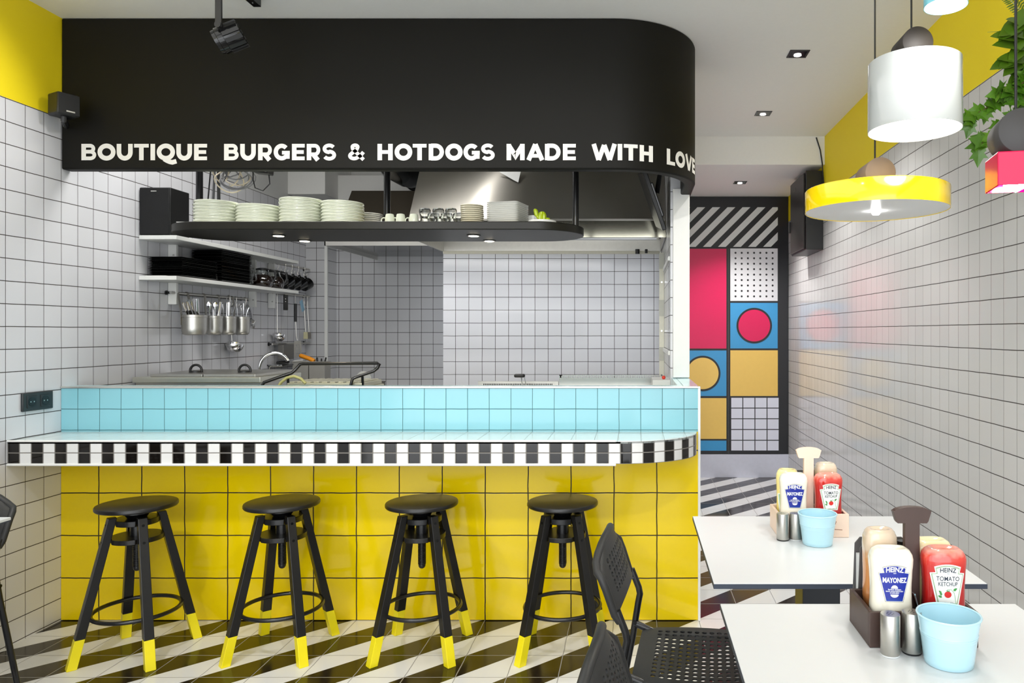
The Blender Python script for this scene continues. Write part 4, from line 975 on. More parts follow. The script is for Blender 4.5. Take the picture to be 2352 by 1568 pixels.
def keystone(mb, f, z0, z1, w0, w1, ins=0, notch=True):
    """label outline: narrow foot, wide shoulders, narrower arched head"""
    H_ = z1-z0; rows = []
    for i in range(41):
        k = i/40
        if not notch: w = w0+(w1-w0)*min(1, k/.94)
        elif k < .775: w = w0+(w1-w0)*k/.775
        elif k < .80: w = w1*.99
        else: w = w1*(.70+.07*(k-.80)/.2)
        rows.append((k, max(.001, w-ins)))
    V = []
    for k, w in rows:
        r = []
        for j in range(17):
            u = -1+2*j/16; z = z0+ins+(H_-2*ins)*k
            if notch and k > .80: z -= .005*u*u*(k-.80)/.2
            r.append(mb.v(f(u*w, z)))
        V.append(r)
    for i in range(40):
        for j in range(16): mb.face([V[i][j], V[i][j+1], V[i+1][j+1], V[i+1][j]])
M['lab_w'] = plain('label_white', S(240,242,238), .4, var=.01); M['lab_s'] = plain('label_silver', S(170,166,150), .4, .2)
xb = NX('label_blue'); pb = xb.pos('OBJ')
M['lab_b'] = xb.fin(xb.mix(xb.m_('MULTIPLY', xb.m_('SUBTRACT', .085, pb[2]), 22), S(24,40,150), S(20,130,214)), .35)
M['lab_g'] = plain('label_green', S(160,196,150), .4); M['txt_d'] = plain('text_dark', S(34,40,60), .5); M['txt_w'] = plain('text_white', S(250,250,250), .5); M['leaf_p'] = plain('print_leaf', S(66,150,70), .5); M['tom'] = plain('print_tomato', S(214,36,30), .4); M['lab_k'] = plain('label_black', S(18,20,18), .35); M['txt_gr'] = plain('text_green', S(80,220,40), .5); M['txt_f'] = plain('text_faint', S(150,160,170), .5)
def clampf(f, e=0): return f
def mayo_label(t, S_, z0=.076, z1=.1475):
    H_ = z1-z0; w0, w1 = .0172, .0298
    b = MB(); keystone(b, S_(.0004), z0, z1, w0, w1); o = b.build('label', M['lab_s'], t, smooth=60); o['label'] = 'silver edged label'
    b = MB(); keystone(b, S_(.0007), z0, z1, w0, w1, .0009); b.build('label_field', M['lab_w'], o, smooth=60)
    b = MB(); keystone(b, S_(.0010), z0, z1, w0, w1, .0019); b.build('label_field', M['lab_b'], o, smooth=60)['label'] = 'blue label field'
    f = S_(.0016); b = MB()
    put_text(b, 'HEINZ', lambda u, v: f(u, v-.0022*(u/.02)**2), .0098, 0, z0+H_*.82, .03, 1.0, .86)
    put_text(b, '1869', f, .0022, 0, z0+H_*.765, .01)
    put_text(b, 'MAYONEZ', f, .0098, 0, z0+H_*.53, .035, 1.0, .70)
    put_text(b, 'Serbest dolaşan', f, .0028, 0, z0+H_*.325, .02); put_text(b, 'tavuk yumurtalarından', f, .0028, 0, z0+H_*.28, .02, 1, .95); put_text(b, 'üretilmiştir', f, .0028, 0, z0+H_*.235, .02)
    b.build('lettering', M['txt_w'], o, smooth=0)
    b = MB(); f2 = S_(.0013); c = z0+H_*.29
    up = [(.0065*math.cos(a), c+.0055+.0065*math.sin(a)) for a in [PI*i/16 for i in range(17)]]; lo = [(.0078*math.cos(a), c-.0058+.0060*math.sin(a)) for a in [PI+PI*i/16 for i in range(17)]]
    for q in (up, lo): b.poly([f2(*p) for p in q])
    b.build('egg_print', M['txt_w'], o, smooth=0)
def ketchup_label(t, S_, z0=.070, z1=.1485):
    H_ = z1-z0; w0, w1 = .0205, .0325
    b = MB(); keystone(b, S_(.0004), z0, z1, w0, w1); o = b.build('label', M['lab_w'], t, smooth=60); o['label'] = 'white keystone label'
    b = MB(); keystone(b, S_(.0007), z0, z1, w0, w1, .0022); b.build('label_field', M['lab_s'], o, smooth=60)
    b = MB(); keystone(b, S_(.0010), z0, z1, w0, w1, .0030); b.build('label_field', M['lab_g'], o, smooth=60)
    b = MB(); keystone(b, S_(.0013), z0, z1, w0, w1, .0042); b.build('label_field', M['lab_w'], o, smooth=60)
    f = S_(.0019); b = MB()
    put_text(b, 'HEINZ', lambda u, v: f(u, v-.0022*(u/.02)**2), .0090, 0, z0+H_*.815, .012, 1.0, .86)
    put_text(b, 'TOMATO', f, .0090, 0, z0+H_*.60, .004, 1.05, .80); put_text(b, 'KETCHUP', f, .0080, 0, z0+H_*.475, .004, 1.0, .76)
    b.build('lettering', M['txt_d'], o, smooth=0)
    b = MB(); put_text(b, '1869', f, .0022, 0, z0+H_*.765, 0); put_text(b, '400ml - 460g', f, .0026, .001, z0+H_*.05, 0); b.build('lettering', M['txt_f'], o, smooth=0)
    b = MB(); c = (0, z0+H_*.265); b.poly([f(c[0]+.0062*math.cos(a)*1.08, c[1]+.0062*math.sin(a)) for a in [2*PI*i/24 for i in range(24)]]); b.build('tomato_print', M['tom'], o, smooth=0)
    b = MB(); f3 = S_(.0022)
    def lf(x, z, a, L): 
        q = [(0,0),(L*.3,L*.28),(L*.7,L*.2),(L,0),(L*.7,-L*.2),(L*.3,-L*.28)]; b.poly([f3(x+p*math.cos(a)-r*math.sin(a), z+p*math.sin(a)+r*math.cos(a)) for p, r in q])
    for x, z, a, L in ((-.012,z0+H_*.24,1.9,.008),(-.011,z0+H_*.20,2.8,.008),(-.012,z0+H_*.30,2.4,.007),(.010,z0+H_*.36,.6,.009),(0,c[1]+.0058,.5,.004),(0,c[1]+.0058,2.4,.004)): lf(x, z, a, L)
    ribbon(b, [(-.002,c[1]+.009),(.006,c[1]+.010),(.012,c[1]+.003),(.0145,c[1]-.012),(.0145,z0+H_*.06)], .0006, f3)
    b.build('vine_print', M['leaf_p'], o, smooth=0)
def black_label(t, S_):
    b = MB(); keystone(b, S_(.0004), .05, .150, .021, .021, 0, False); o = b.build('label', M['lab_k'], t, smooth=60); o['label'] = 'black label'
    f = S_(.0012); b = MB(); put_text(b, 'DELICIOUSLY', f, .0028, 0, .1445, .01, 1, .8); put_text(b, 'RICH & SMOKY', f, .0055, 0, .136, .03, 1, .72); put_text(b, 'GRILL', f, .0080, 0, .124, .03, 1, .8); b.build('lettering', M['txt_gr'], o, smooth=0)
    b = MB(); b2 = [(.006*math.cos(2*PI*i/20), .09+.006*math.sin(2*PI*i/20)) for i in range(21)]; ribbon(b, b2, .0008, f); b.build('emblem', M['txt_gr'], o, smooth=0)
def mustard_label(t, S_):
    b = MB(); keystone(b, S_(.0004), .045, .135, .021, .028); o = b.build('label', M['lab_w'], t, smooth=60)
    b = MB(); keystone(b, S_(.0008), .045, .135, .021, .028, .003); b.build('label_field', M['lab_g'], o, smooth=60)
    f = S_(.0013); b = MB(); put_text(b, 'HEINZ', f, .0085, 0, .115, .01, 1, .85); b.build('lettering', M['txt_d'], o, smooth=0)
def grad(name, stops, rough=.12, coat=.6):
    x = NX(name); p = x.pos('OBJ'); r = x.n.new('ShaderNodeValToRGB'); el = r.color_ramp.elements
    while len(el) < len(stops): el.new(.5)
    wob = x.m_('MULTIPLY', x.m_('SUBTRACT', x.noise(45, 2, x.vec), .5), .03)
    x.put(r.inputs[0], x.m_('MULTIPLY', x.m_('ADD', p[2], wob), 5))
    for e, (q, c) in zip(el, stops): e.position = q; e.color = c
    return x.fin(r.outputs[0], rough, coat=coat)
M['mayo'] = plain('mayonnaise', S(244,240,222), .2, coat=.4, var=.015)
M['ketchup'] = grad('ketchup', [(0, S(150,18,22)), (.70, S(196,34,30)), (.80, S(214,64,50)), (.86, S(226,150,134))])
M['sauce'] = grad('smoky_sauce', [(0, S(120,66,30)), (.15, S(150,90,50)), (.45, S(208,140,84)), (.72, S(216,156,100)), (.78, S(226,206,180)), (1, S(220,200,176))])
M['sauce2'] = grad('half_empty_sauce', [(0, S(80,40,26)), (.45, S(110,66,40)), (.72, S(150,104,70)), (.80, S(214,186,150)), (1, S(222,208,190))])
M['mustard'] = grad('mustard', [(0, S(226,196,90)), (.4, S(240,220,130)), (1, S(244,230,160))])
M['cream_s'] = grad('pale_yellow_sauce', [(0, S(238,214,140)), (.7, S(244,226,170)), (1, S(246,236,196))])
def shaker(loc, label, tone):
    t = thing('shaker', label, 'shaker', loc, 0, 'steel shakers')
    b = MB(); b.lathe([(.0176,.003),(.018,.004),(.018,.075),(.0172,.0768),(0,.077)], n=36); b.build('shaker_body', M['steel'], t)
    b = MB(); b.lathe([(.0172,0),(.0178,.001),(.0178,.003)], n=36); b.build('foot', M['black'] if tone else M['white_mat'], t)
    b = MB()
    for i in range(7):
        x, y = ((0,0) if i == 0 else (.006*math.cos(i), .006*math.sin(i))); b.cyl((x,y,.0769),(x,y,.0773),.0009,8)
    b.build('pour_hole', M['black_gloss'], t)
def bucket(loc, label, k=1):
    t = thing('bucket', label, 'bucket', loc, 0, 'pale blue table buckets')
    pr = [(.041,0),(.0425,.001),(.0435,.010),(.0485,.048),(.0492,.0495),(.0487,.052),(.0498,.0535),(.0493,.056),(.0506,.0575),(.0500,.060),(.0545,.087)]
    b = MB(); b.lathe(pr+[(.0530,.087),(.049,.058),(.0425,.010),(.041,.004),(0,.004)], n=56, cap0=True, cap1=False); b.build('bucket_body', M['bucket'], t, smooth=50)
    b = MB(); b.tube([(.0545*math.cos(2*PI*i/56), .0545*math.sin(2*PI*i/56), .088) for i in range(56)], .0021, 8, True); b.build('rim', M['bucket'], t)
    t.scale = (k, k, k)
def napkins(loc, label):
    t = thing('napkin_holder', label, 'napkin holder', loc)
    for y in (-.018, .018):
        b = MB(); b.prism([(-.062,0),(.062,0),(.056,.15),(.045,.163),(-.045,.163),(-.056,.15)], y-.0015, y+.0015, lambda u, v, d: (u, d, v)); b.build('plate', plain('holder_grey', S(84,82,82), .5), t, bevel=.001, smooth=0)
    b = MB(); b.box(-.062,.062,-.019,.019,0,.003); b.build('base', M['black_metal'], t, smooth=0)
    b = MB(); b.box(-.054,.054,-.015,.015,.0035,.13); b.build('napkin_stack', M['white_mat'], t, smooth=0)
z8 = TZ+.0072
# near table, dark box
condiment_box((.552, 1.4697, TZ), M['wood_dark'], 'dark stained wooden condiment box with an upright handle on the nearer table', False)
bottle(PROF, 'sauce_bottle', 'white mayonnaise bottle with blue label in the dark wooden box', M['mayo'], (.5005, 1.4405, z8), math.radians(-3), mayo_label)
bottle(PROF, 'sauce_bottle', 'red ketchup bottle with white label in the dark wooden box', M['ketchup'], (.6035, 1.4405, z8), math.radians(-4), ketchup_label)
bottle(PROF2, 'sauce_bottle', 'orange brown sauce bottle with black label in the dark wooden box', M['sauce'], (.4985, 1.4995, z8), math.radians(5), black_label, cap=M['black'])
bottle(PROF, 'sauce_bottle', 'pale yellow sauce bottle behind the ketchup in the dark wooden box', M['cream_s'], (.602, 1.4995, z8), math.radians(4))
t = thing('oil_bottle', 'small dark bottle with a black cap behind the dark handle', 'bottle', (.5465, 1.5065, z8))
b = MB(); b.lathe([(.010,0),(.0115,.002),(.0115,.12),(.009,.138),(.009,.142),(0,.142)], n=24); b.build('bottle_body', plain('dark_glass', S(40,30,26), .08, coat=1), t)
b = MB(); b.lathe([(.0112,.143),(.0118,.144),(.0118,.160),(.0095,.162),(.0095,.168),(0,.168)], n=24); b.build('cap', M['black_gloss'], t)
shaker((.477, 1.374, TZ), 'brushed steel shaker with a pale foot, left one before the dark box', 0); shaker((.521, 1.384, TZ), 'brushed steel shaker with a black foot, between its twin and the near bucket', 1)
bucket((.5725, 1.342, TZ), 'pale blue metal bucket on the nearer table beside the dark box', 1.0)
napkins((.528, 1.562, TZ), 'dark grey napkin holder behind the dark wooden box')
b = MB(); b.tube([(0,0,0),(-.004,.0,.05),(-.012,.004,.085)], .005, 4, flat=(.009,.0012)); solo('spoon', b, M['chrome'], 'small spoon leaning between the mayonnaise and ketchup in the dark box', 'spoon', (.5545, 1.430, z8+.002))
# far table, pale box
condiment_box((.5245, 2.2235, TZ), M['wood_light'], 'pale beech condiment box with engraved lines and upright handle, on the farther table', True)
bottle(PROF, 'sauce_bottle', 'white mayonnaise bottle with blue label in the pale beech box', M['mayo'], (.473, 2.1943, z8), math.radians(-3), mayo_label)
bottle(PROF, 'sauce_bottle', 'red ketchup bottle with white label in the pale beech box', M['ketchup'], (.576, 2.1943, z8), math.radians(5), ketchup_label)
bottle(PROF2, 'sauce_bottle', 'yellow mustard bottle, back left in the pale beech box', M['mustard'], (.467, 2.2535, z8), math.radians(-16), mustard_label, cap=M['yellow_paint']).scale = (1,1,.90)
bottle(PROF2, 'sauce_bottle', 'half empty brown sauce bottle behind the ketchup in the pale beech box', M['sauce2'], (.5845, 2.2535, z8), math.radians(5), None, cap=M['black'])
shaker((.4295, 2.134, TZ), 'brushed steel shaker with a black foot, left one before the pale box', 1); shaker((.4675, 2.136, TZ), 'brushed steel shaker with a pale foot, beside the far bucket', 0)
bucket((.520, 2.095, TZ), 'pale blue metal bucket on the farther table beside the pale box', .98)
napkins((.535, 2.325, TZ), 'dark grey napkin holder behind the pale beech box')

# ------------------------------------------------------------------ ceiling fixtures
def downlight(x, y, z, label):
    t = thing('downlight', label, 'downlight', (x, y, z), 0, 'square downlights')
    b = MB()
    for q in ((-.052,.052,-.052,-.042),(-.052,.052,.042,.052),(-.052,-.042,-.042,.042),(.042,.052,-.042,.042)): b.box(*q, -.004, -.0005)
    b.build('frame', M['black_metal'], t, smooth=0)
    b = MB(); b.loft([[(-.042,-.042,-.003),(.042,-.042,-.003),(.042,.042,-.003),(-.042,.042,-.003)],[(-.042,-.042,-.0008),(.042,-.042,-.0008),(.042,.042,-.0008),(-.042,.042,-.0008)]]); b.build('reflector', M['black_gloss'], t, smooth=0)
    b = MB(); b.lathe([(.018,-.0035),(.02,-.006),(.0,-.0062)], (0,.012,0), 24); b.build('lamp', M['glow'], t)['label'] = 'lit lamp'
downlight(.864, 3.893, ZC, 'square black recessed downlight in the ceiling, nearest the bulkhead curve')
downlight(.865, 4.955, ZC, 'square black recessed downlight just before the ceiling beam')
downlight(.887, 6.197, ZLOW, 'square black downlight in the lower ceiling before the doors')
t = thing('track_rail', 'black lighting track on the white ceiling above the bar', 'lighting track', (-1.672, 0, ZC))
b = MB(); b.box(-.017,.017,.6,3.26,-.034,-.0005); b.build('rail', M['black_metal'], t, bevel=.002, smooth=0)
b = MB(); b.cyl((0,3.22,-.034),(0,3.22,-.0355),.004,10); b.build('screw', M['chrome'], t)
b = MB(); b.box(-.055,-.0175,2.9,3.18,-.034,-.004); b.build('end_feed', M['black_metal'], t, bevel=.002, smooth=0)
def spotlamp(loc, label, aim):
    t = thing('track_spotlight', label, 'spotlight', loc, 0, 'track spotlights')
    b = MB(); b.box(-.035,.035,-.075,.075,.196,.212); b.build('adapter', M['black'], t, bevel=.002, smooth=0)
    b = MB(); b.box(-.014,.012,-.067,-.056,.0,.196); b.build('arm', M['black'], t, bevel=.002, smooth=0)
    b = MB(); b.cyl((-.001,-.072,.008),(-.001,-.052,.008),.013,20); b.build('pivot', M['black'], t)
    q = (Vector(aim)).normalized().to_track_quat('Z', 'X').to_matrix().to_4x4()
    Mx = Matrix.Translation((.005,0,-.02)) @ q
    b = MB(); b.lathe([(.03,-.055),(.048,-.054),(.050,-.05),(.050,.012),(.052,.013),(.053,.034),(.049,.036),(.047,.05),(.044,.051),(.042,.03),(0,.028)], n=32, M=Mx); k = b.build('lamp_head', M['black_gloss'], t)
    b = MB()
    for i in range(12):
        a = 2*PI*i/12; R2 = Mx @ Matrix.Rotation(a, 4, 'Z'); b.box(.0495,.056,-.008,.008,-.056,.011,R2)
    b.build('cooling_fin', M['black'], t, smooth=0)
    b = MB(); b.lathe([(.040,.0325),(.0,.033)], n=28, cap0=True, M=Mx); b.build('lens', M['glow'], t)['label'] = 'lit lens'
    return t
spl = spotlamp((-1.672, 3.02, 2.578), 'black track spotlight hanging before the bulkhead', (-.86,-.20,-.46))
speaker = thing('wall_speaker', 'small black cube speaker mounted in the corner beside the bulkhead', 'speaker', (-2.592, 3.34, 2.379), math.radians(62))
b = MB(); b.box(-.045,.045,-.045,.045,-.05,.05); b.build('cabinet', M['black'], speaker, bevel=.008)
b = MB(); b.box(-.042,.042,-.049,-.0455,-.046,.046); b.build('grille', plain('grille_fabric', S(30,30,30), .8, bump=.5, sc=500), speaker, bevel=.003)
b = MB(); b.box(-.012,.022,-.0502,-.0492,-.036,-.030); b.build('badge', M['alu'], speaker)
b = MB(); b.tube([(0,.0,-.05),(0,.0,-.066),(.03,.05,-.068),(.052,.094,-.068)], .012, 8); b.build('bracket', M['black'], speaker)
sub = thing('wall_cabinet', 'tall black loudspeaker cabinet on the right wall before the lower ceiling', 'speaker', (1.359, 5.84, 1.978))
b = MB(); b.box(-.060,.0705,-.26,.257,.0,.598); b.build('cabinet', M['black'], sub, bevel=.004, smooth=0)
b = MB(); b.box(-.071,-.0602,-.225,.25,.012,.585); b.build('side_panel', plain('brown_black', S(34,28,26), .35), sub, bevel=.003, smooth=0)
b = MB(); [b.box(-.072,-.0711,.05+.03*i,.062+.03*i,.50,.53) for i in range(3)]; b.build('vent', M['black_gloss'], sub, smooth=0)
b = MB(); b.box(-.082,-.0712,.235,.25,.19,.28); b.build('latch', M['black_metal'], sub, smooth=0)
b = MB(); b.tube([(1.365,YBEAM-.006,ZC-.01),(1.395,YBEAM-.006,2.72),(1.41,YBEAM-.006,2.62),(1.422,YBEAM-.006,2.45),(1.424,YBEAM-.004,2.32)], .005, 6); solo('cable', b, M['black'], 'thin black cable running down the ceiling beam to the tall loudspeaker', 'cable')

# ------------------------------------------------------------------ pendant lamps
def pendant(loc, label, cyl_mat, ztop, face=.041, L=.095, rz=0, cdx=0):
    """loc = centre of the shade's top"""
    t = thing('pendant_lamp', label, 'pendant lamp', loc, rz, 'pendant lamps over the tables')
    r = face
    b = MB(); b.lathe([(r-.001,0),(r,.001),(r,L-.001),(r-.001,L)], n=48, M=Matrix.Translation((cdx, L/2, r*.93)) @ Matrix.Rotation(PI/2, 4, 'X')); b.build('wooden_cylinder', cyl_mat, t, smooth=50)
    b = MB(); b.cyl((cdx,0,r*1.92),(cdx,0,ztop-loc[2]),.0026,8); b.build('cord', M['black'], t)
    b = MB(); b.lathe([(.03,0),(.03,-.02),(.027,-.024),(0,-.025)], (cdx,0,ztop-loc[2]), 24); b.build('canopy', M['black'], t)
    return t
t = pendant((.7143, 1.88, 2.041), 'large white cylindrical pendant lamp with a black wooden cylinder on top', plain('cylinder_black', S(48,42,38), .6, var=.2, sc=14), ZC-.0005, .0385, .09, 0, -.0075)
b = MB(); b.lathe([(.112,0),(.114,-.002),(.114,-.175),(.1125,-.175),(.1125,-.006),(0,-.006)], n=64, cap1=False); b.build('shade', M['white_lac'], t, smooth=50)
b = MB(); b.lathe([(.1118,-.170),(0,-.1705)], n=48, cap0=True); b.build('diffuser', M['glow_soft'], t)['label'] = 'glowing diffuser'
t = pendant((.7048, 2.15, 1.768), 'wide flat yellow disc pendant lamp with a taupe cylinder on top', M['taupe'], ZC-.0005, .0435, .10, 0, -.003)
b = MB(); b.lathe([(.1995,0),(.2023,-.003),(.2023,-.063),(.2005,-.063),(.2005,-.004),(0,-.004)], n=80, cap1=False); b.build('shade', M['yellow_lac'], t, smooth=50)
b = MB(); b.lathe([(.2002,-.0615),(0,-.0617)], n=64, cap0=True); b.build('diffuser', M['white_mat'], t)['label'] = 'white underside'
b = MB(); b.lathe([(.012,-.0618),(.013,-.067),(.009,-.073),(0,-.074)], n=20); b.build('bulb', emit('bulb_glow', (1,.98,.95,1), 60), t)['label'] = 'lit bulb'
t = pendant((.699, 1.35, 1.676), 'glossy pink cube pendant lamp with a grey cylinder on top, before the hanging plants', M['char_dark'], ZC-.0005, .040, .075, math.radians(-11), 0)
b = MB(); h_ = .042
b.loft([[(-h_,-h_,-.060),(h_,-h_,-.060),(h_,h_,-.060),(-h_,h_,-.060)],[(-h_,-h_,0),(h_,-h_,0),(h_,h_,0),(-h_,h_,0)]], cap0=False)
q = h_-.003; b.loft([[(-q,-q,-.060),(q,-q,-.060),(q,q,-.060),(-q,q,-.060)],[(-q,-q,-.004),(q,-q,-.004),(q,q,-.004),(-q,q,-.004)]], cap0=False); b.build('shade', M['pink_lac'], t, bevel=.002, smooth=0)
b = MB(); b.lathe([(.018,-.045),(.022,-.058),(.014,-.0605),(0,-.0675)], n=20); b.build('bulb', emit('bulb_glow2', (1,.98,.95,1), 60), t)['label'] = 'lit bulb'
t = pendant((.7185, 1.7, 2.19), 'pale blue cylindrical pendant lamp near the top edge of the picture', M['char_dark'], ZC-.0005, .035, .08)
b = MB(); b.lathe([(.0455,0),(.048,-.002),(.048,-.085),(.0465,-.085),(.0465,-.005),(0,-.005)], n=48, cap1=False); b.build('shade', M['blue_lac'], t, smooth=50)
b = MB(); b.lathe([(.046,-.078),(0,-.0785)], n=40, cap0=True); b.build('diffuser', M['glow'], t)['label'] = 'glowing diffuser'

# ------------------------------------------------------------------ hanging plants on the right wall
def leafmat(name, c, c2):
    x = NX(name); p = x.pos('OBJ'); k = x.noise(12, 3, x.vec)
    return x.fin(x.mix(k, c, c2), .38, coat=.1)
M['ivy'] = leafmat('ivy_leaf', S(34,74,10), S(96,146,34)); M['broad'] = leafmat('broad_leaf', S(30,66,8), S(86,122,22)); M['fernm'] = leafmat('fern_leaf', S(50,80,14), S(96,120,30)); M['stem'] = plain('plant_stem', S(86,80,36), .6); M['grassy'] = leafmat('grass_blade', S(110,130,60), S(170,180,110))
IVY = [(0,0),(.28,-.16),(.42,.10),(.30,.22),(.52,.52),(.28,.50),(.20,.62),(0,1.0),(-.20,.62),(-.28,.50),(-.52,.52),(-.30,.22),(-.42,.10),(-.28,-.16)]
def leaf_poly(mb, base, d, up, L, poly, fold=.12, curl=.15):
    d = Vector(d).normalized(); s = d.cross(Vector(up)).normalized(); n = s.cross(d).normalized(); base = Vector(base)
    def P(x, y): return base+d*(y*L)+s*(x*L)+n*(abs(x)*fold*L-curl*L*y*y)
    c = [mb.v(P(0, y)) for y in (0, .33, .66)]; tip = max(range(len(poly)), key=lambda i: poly[i][1])
    vs = [mb.v(P(*p)) for p in poly]; m = len(poly)
    mid = mb.v(P(0,.38))
    for i in range(m): mb.face([vs[i], vs[(i+1) % m], mid])
def lance(mb, base, d, up, L, w, curl=.35, n=7, fold=.25):
    d = Vector(d).normalized(); s = d.cross(Vector(up)).normalized(); nn = s.cross(d).normalized(); base = Vector(base); rows = []
    for i in range(n+1):
        k = i/n; ww = w*L*math.sin(PI*min(1, .06+k*.94))**.8*(1-.25*k); c = base+d*(k*L)-nn*(curl*L*k*k)
        rows.append([mb.v(c-s*ww+nn*fold*ww), mb.v(c), mb.v(c+s*ww+nn*fold*ww)])
    for i in range(n):
        for j in (0, 1): mb.face([rows[i][j], rows[i][j+1], rows[i+1][j+1], rows[i+1][j]])
def PX(px, py, y): return Vector(((px-1458)*y/F, y, CAM_H-(py-762)*y/F))
pt = thing('wall_planter', 'white planter box on the right wall behind the pendant lamps', 'planter', (1.40, 2.28, 2.0))
b = MB(); b.box(-.10,.028,-.17,.17,-.13,.0); b.build('box', M['white_shelf'], pt, bevel=.004, smooth=0)
b = MB(); b.box(-.09,.02,-.16,.16,0,.004); b.build('soil', plain('soil', S(50,36,26), .9), pt, smooth=0)
pt2 = dup(pt, (1.40, 2.25, 2.47), 0, 'upper white planter box on the right wall near the ceiling')
rnd = random.Random(3)
iv = thing('trailing_ivy', 'green ivy trailing from the planter behind the pink pendant lamp', 'plant', (1.36, 2.28, 2.005), 0, 'hanging greenery')
b, s_ = MB(), MB(); o_ = Vector((1.36,2.28,2.005))
vines = [[(2352,150),(2330,205),(2290,235),(2240,262),(2228,285)], [(2370,200),(2340,260),(2300,300),(2262,320),(2245,345)], [(2375,150),(2350,190),(2318,208),(2292,215)], [(2385,215),(2350,252),(2318,276),(2285,288)], [(2390,180),(2362,235),(2335,285)], [(2390,140),(2368,200),(2345,235)],[(2395,200),(2360,290),(2330,340)]]
for vi, vn in enumerate(vines):
    yy = 2.22-.03*vi % .12
    pts = [Vector((0,0,.003))]+[PX(x, y, 2.2-.02*(vi % 3))-o_ for x, y in vn]
    s_.tube(pts, .0022, 6)
    for i in range(1, len(pts)):
        for q in range(5):
            p = pts[i-1].lerp(pts[i], (q+.5)/5) if i > 1 else pts[1]+Vector((rnd.uniform(-.03,.03), rnd.uniform(-.03,.03), rnd.uniform(-.03,.03)))
            d = Vector((rnd.uniform(-1,.4), rnd.uniform(-.5,.1), rnd.uniform(-1,.3))); leaf_poly(b, p, d, (rnd.uniform(-.3,.3), -1, rnd.uniform(.0,.6)), rnd.uniform(.036,.058), IVY)
b.build('foliage', M['ivy'], iv, smooth=0); s_.build('stems', M['stem'], iv)
bl = thing('broadleaf_plant', 'broad leaved green plant hanging at the right edge above the ivy', 'plant', (1.36, 2.25, 2.475), 0, 'hanging greenery')
b, s_ = MB(), MB(); o_ = Vector((1.36,2.25,2.475))
for (x0,y0,x1,y1,L) in ((2345,70,2300,75,.07),(2350,90,2285,76,.09),(2350,60,2318,40,.08),(2345,120,2300,150,.10),(2352,100,2322,140,.09),(2350,135,2282,150,.09),(2355,60,2340,110,.09),(2360,130,2310,165,.09),(2350,155,2335,160,.06),(2352,170,2330,180,.06),(2360,40,2300,82,.08),(2365,110,2290,95,.1),(2360,20,2335,60,.08),(2370,90,2330,75,.09),(2365,140,2300,128,.09),(2350,168,2320,190,.06)):
    a, e = PX(x0, y0, 2.2)-o_, PX(x1, y1, 2.16)-o_
    lance(b, a, e-a, (rnd.uniform(-.3,.3), -.9, .5), max(.06, (e-a).length*1.05), .24, .12); s_.tube([Vector((0,0,.003)), Vector((-.02,-.02,-.06)).lerp(a,.5)+Vector((0,0,.03)), a], .0018, 6)
b.build('foliage', M['broad'], bl, smooth=60); s_.build('stems', M['stem'], bl)
fe = thing('hanging_fern', 'fern fronds and thin grassy blades hanging at the top right corner', 'plant', (1.38, 2.36, 2.475), 0, 'hanging greenery')
b, s_ = MB(), MB(); o_ = Vector((1.38,2.36,2.475))
for (pts) in ([(2400,60),(2375,50),(2345,25),(2325,5),(2310,-12)], [(2400,40),(2380,10),(2350,-10),(2330,-25)]):
    P_ = [PX(x, y, 2.3)-o_ for x, y in pts]; s_.tube([Vector((0,0,.003))]+P_, .0016, 6)
    for i in range(len(P_)-1):
        for k in range(5):
            p = P_[i].lerp(P_[i+1], k/5); d = (P_[i+1]-P_[i]).normalized(); n = Vector((-d.z, 0, d.x))
            for sg in (-1, 1): lance(b, p, n*sg+d*.35, (0,-1,0), .033*(1-.1*i), .13, .1, 4)
for pts in ([(2400,60),(2352,63),(2325,70),(2268,74)], [(2400,100),(2352,75),(2320,72)], [(2400,30),(2352,38),(2320,22)], [(2400,25),(2360,40),(2325,44)]):
    P_ = [PX(x, y, 2.25)-o_ for x, y in pts]; s_.tube([Vector((0,0,.003))]+P_, .0022, 6, r1=.0006)
b.build('foliage', M['fernm'], fe, smooth=60); s_.build('stems', M['grassy'], fe)
# ------------------------------------------------------------------ lights and camera
def area(name, loc, target, sx, sy, power, col=(1,1,1), spread=180, shape='RECTANGLE'):
    l = bpy.data.lights.new(name, 'AREA'); l.shape = shape; l.size = sx
    if shape == 'RECTANGLE': l.size_y = sy
    l.energy = power; l.color = col; l.spread = math.radians(spread)
    o = bpy.data.objects.new(name, l); COL.objects.link(o); o.location = loc
    o.rotation_euler = (Vector(target)-Vector(loc)).to_track_quat('-Z', 'Y').to_euler(); return o
def spot(name, loc, target, power, ang=60, blend=.4, size=.03, col=(1,.98,.95)):
    l = bpy.data.lights.new(name, 'SPOT'); l.energy = power; l.spot_size = math.radians(ang); l.spot_blend = blend; l.shadow_soft_size = size; l.color = col
    o = bpy.data.objects.new(name, l); COL.objects.link(o); o.location = loc
    o.rotation_euler = (Vector(target)-Vector(loc)).to_track_quat('-Z', 'Y').to_euler(); return o
area('window_fill', (-.6, -1.1, 1.5), (-.6, 5, 2.1), 3.9, 2.5, 46, (.95,.98,1))  # fill lamp added behind the camera, standing in for presumed windows
area('ceiling_wash', (-1.3, 1.6, 2.81), (-1.3, 1.6, 0), 2.0, 2.4, 20, (1,.99,.97))
spot('track_spot_left', (-1.70, 2.98, 2.60), (-2.69, 2.7, 2.05), 32, 85, .7)
spot('track_spot_bar', (-1.68, 1.3, 2.72), (-1.3, 3.4, .9), 70, 70, .6)
spot('track_spot_right', (-.1, 1.2, 2.72), (-.3, 3.4, 1.0), 62, 75, .6)
for i, (x, y, z, p) in enumerate(((.864,3.89,2.80,60), (.865,4.955,2.80,70), (.887,6.197,2.58,80))):
    spot('downlight_beam', (x, y, z), (x, y, 0), p, 105, .7)
area('kitchen_light', (-1.85, 3.98, 2.80), (-2.0, 4.4, 0), 1.4, .5, 28, (1,.99,.96))
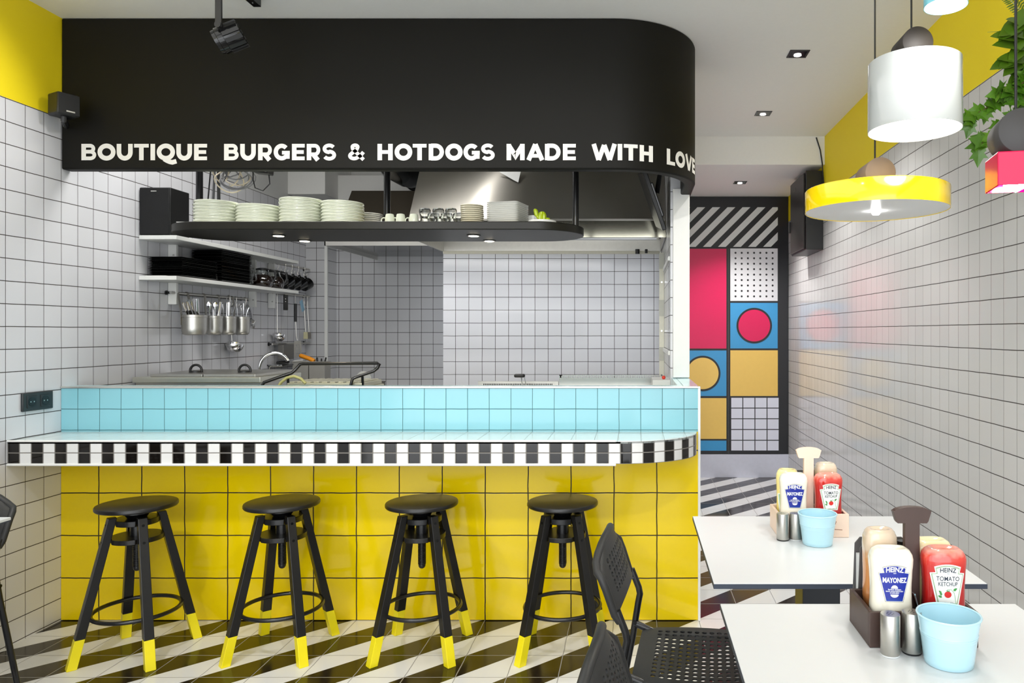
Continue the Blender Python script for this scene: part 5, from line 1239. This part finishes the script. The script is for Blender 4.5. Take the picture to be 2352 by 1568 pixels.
area('under_hood_fill', (-1.0, 4.95, 1.93), (-.9, 5.4, 0.4), 1.6, .06, 5, (1,.99,.97))  # fill strip added under the hood, floating without a fixture
spot('hood_lamp', (-1.16, 4.52, 2.74), (-1.1, 4.75, 2.2), 5, 150, .8, .012)
for x, y in ((-1.872,3.867), (-1.834,4.088), (-.847,3.867), (-.808,4.088)):
    spot('shelf_downlight_beam', (x, y, 1.85), (x, y, 0), 6, 110, .7, .02, (1,.9,.75))
spot('white_pendant_beam', (.714, 1.88, 1.86), (.714, 1.88, 0), 9, 130, .6, .06)
spot('yellow_pendant_beam', (.705, 2.15, 1.69), (.705, 2.15, 0), 8, 150, .6, .03)
spot('pink_pendant_beam', (.688, 1.35, 1.60), (.688, 1.35, 0), 3, 140, .6, .03)
spot('blue_pendant_beam', (.718, 1.7, 2.09), (.9, 2.2, 1.5), 3, 140, .6, .04)
spot('right_wall_fill', (-.1, 1.2, 2.72), (1.43, 2.75, 2.62), 26, 46, .8)  # spot added to brighten the yellow upper part of the right wall
sl = bpy.data.lights.new('frontal_fill_sun', 'SUN'); sl.energy = .68; sl.angle = math.radians(50); sl.color = (.97,.985,1)  # soft sun added behind the camera for even frontal light without falloff
so_ = bpy.data.objects.new('frontal_fill_sun', sl); COL.objects.link(so_); so_.rotation_euler = Vector((.06,1,-.12)).to_track_quat('-Z','Y').to_euler(); so_.location = (0,-3,2)
w = bpy.data.worlds.new('World'); scene.world = w; w.use_nodes = True
bg = w.node_tree.nodes['Background']; bg.inputs[0].default_value = (.92,.96,1,1); bg.inputs[1].default_value = 1.4
cd = bpy.data.cameras.new('camera'); cam = bpy.data.objects.new('camera', cd); COL.objects.link(cam)
cd.sensor_width = 36; cd.lens = F/2352*36; cd.shift_x = -(1458-1176)/2352; cd.shift_y = -(784-762)/2352; cd.clip_start = .02
cam.location = (0, 0, CAM_H); cam.rotation_euler = (PI/2, 0, 0); scene.camera = cam
scene.view_settings.view_transform = 'Standard'; scene.view_settings.look = 'None'; scene.view_settings.exposure = .02; scene.view_settings.gamma = 1
scene.cycles.use_denoising = True; scene.cycles.max_bounces = 8; scene.cycles.diffuse_bounces = 4; scene.cycles.transparent_max_bounces = 8; scene.cycles.use_adaptive_sampling = True; scene.cycles.adaptive_threshold = .03
scene.cycles.sample_clamp_indirect = 6; scene.cycles.caustics_reflective = False; scene.cycles.caustics_refractive = False
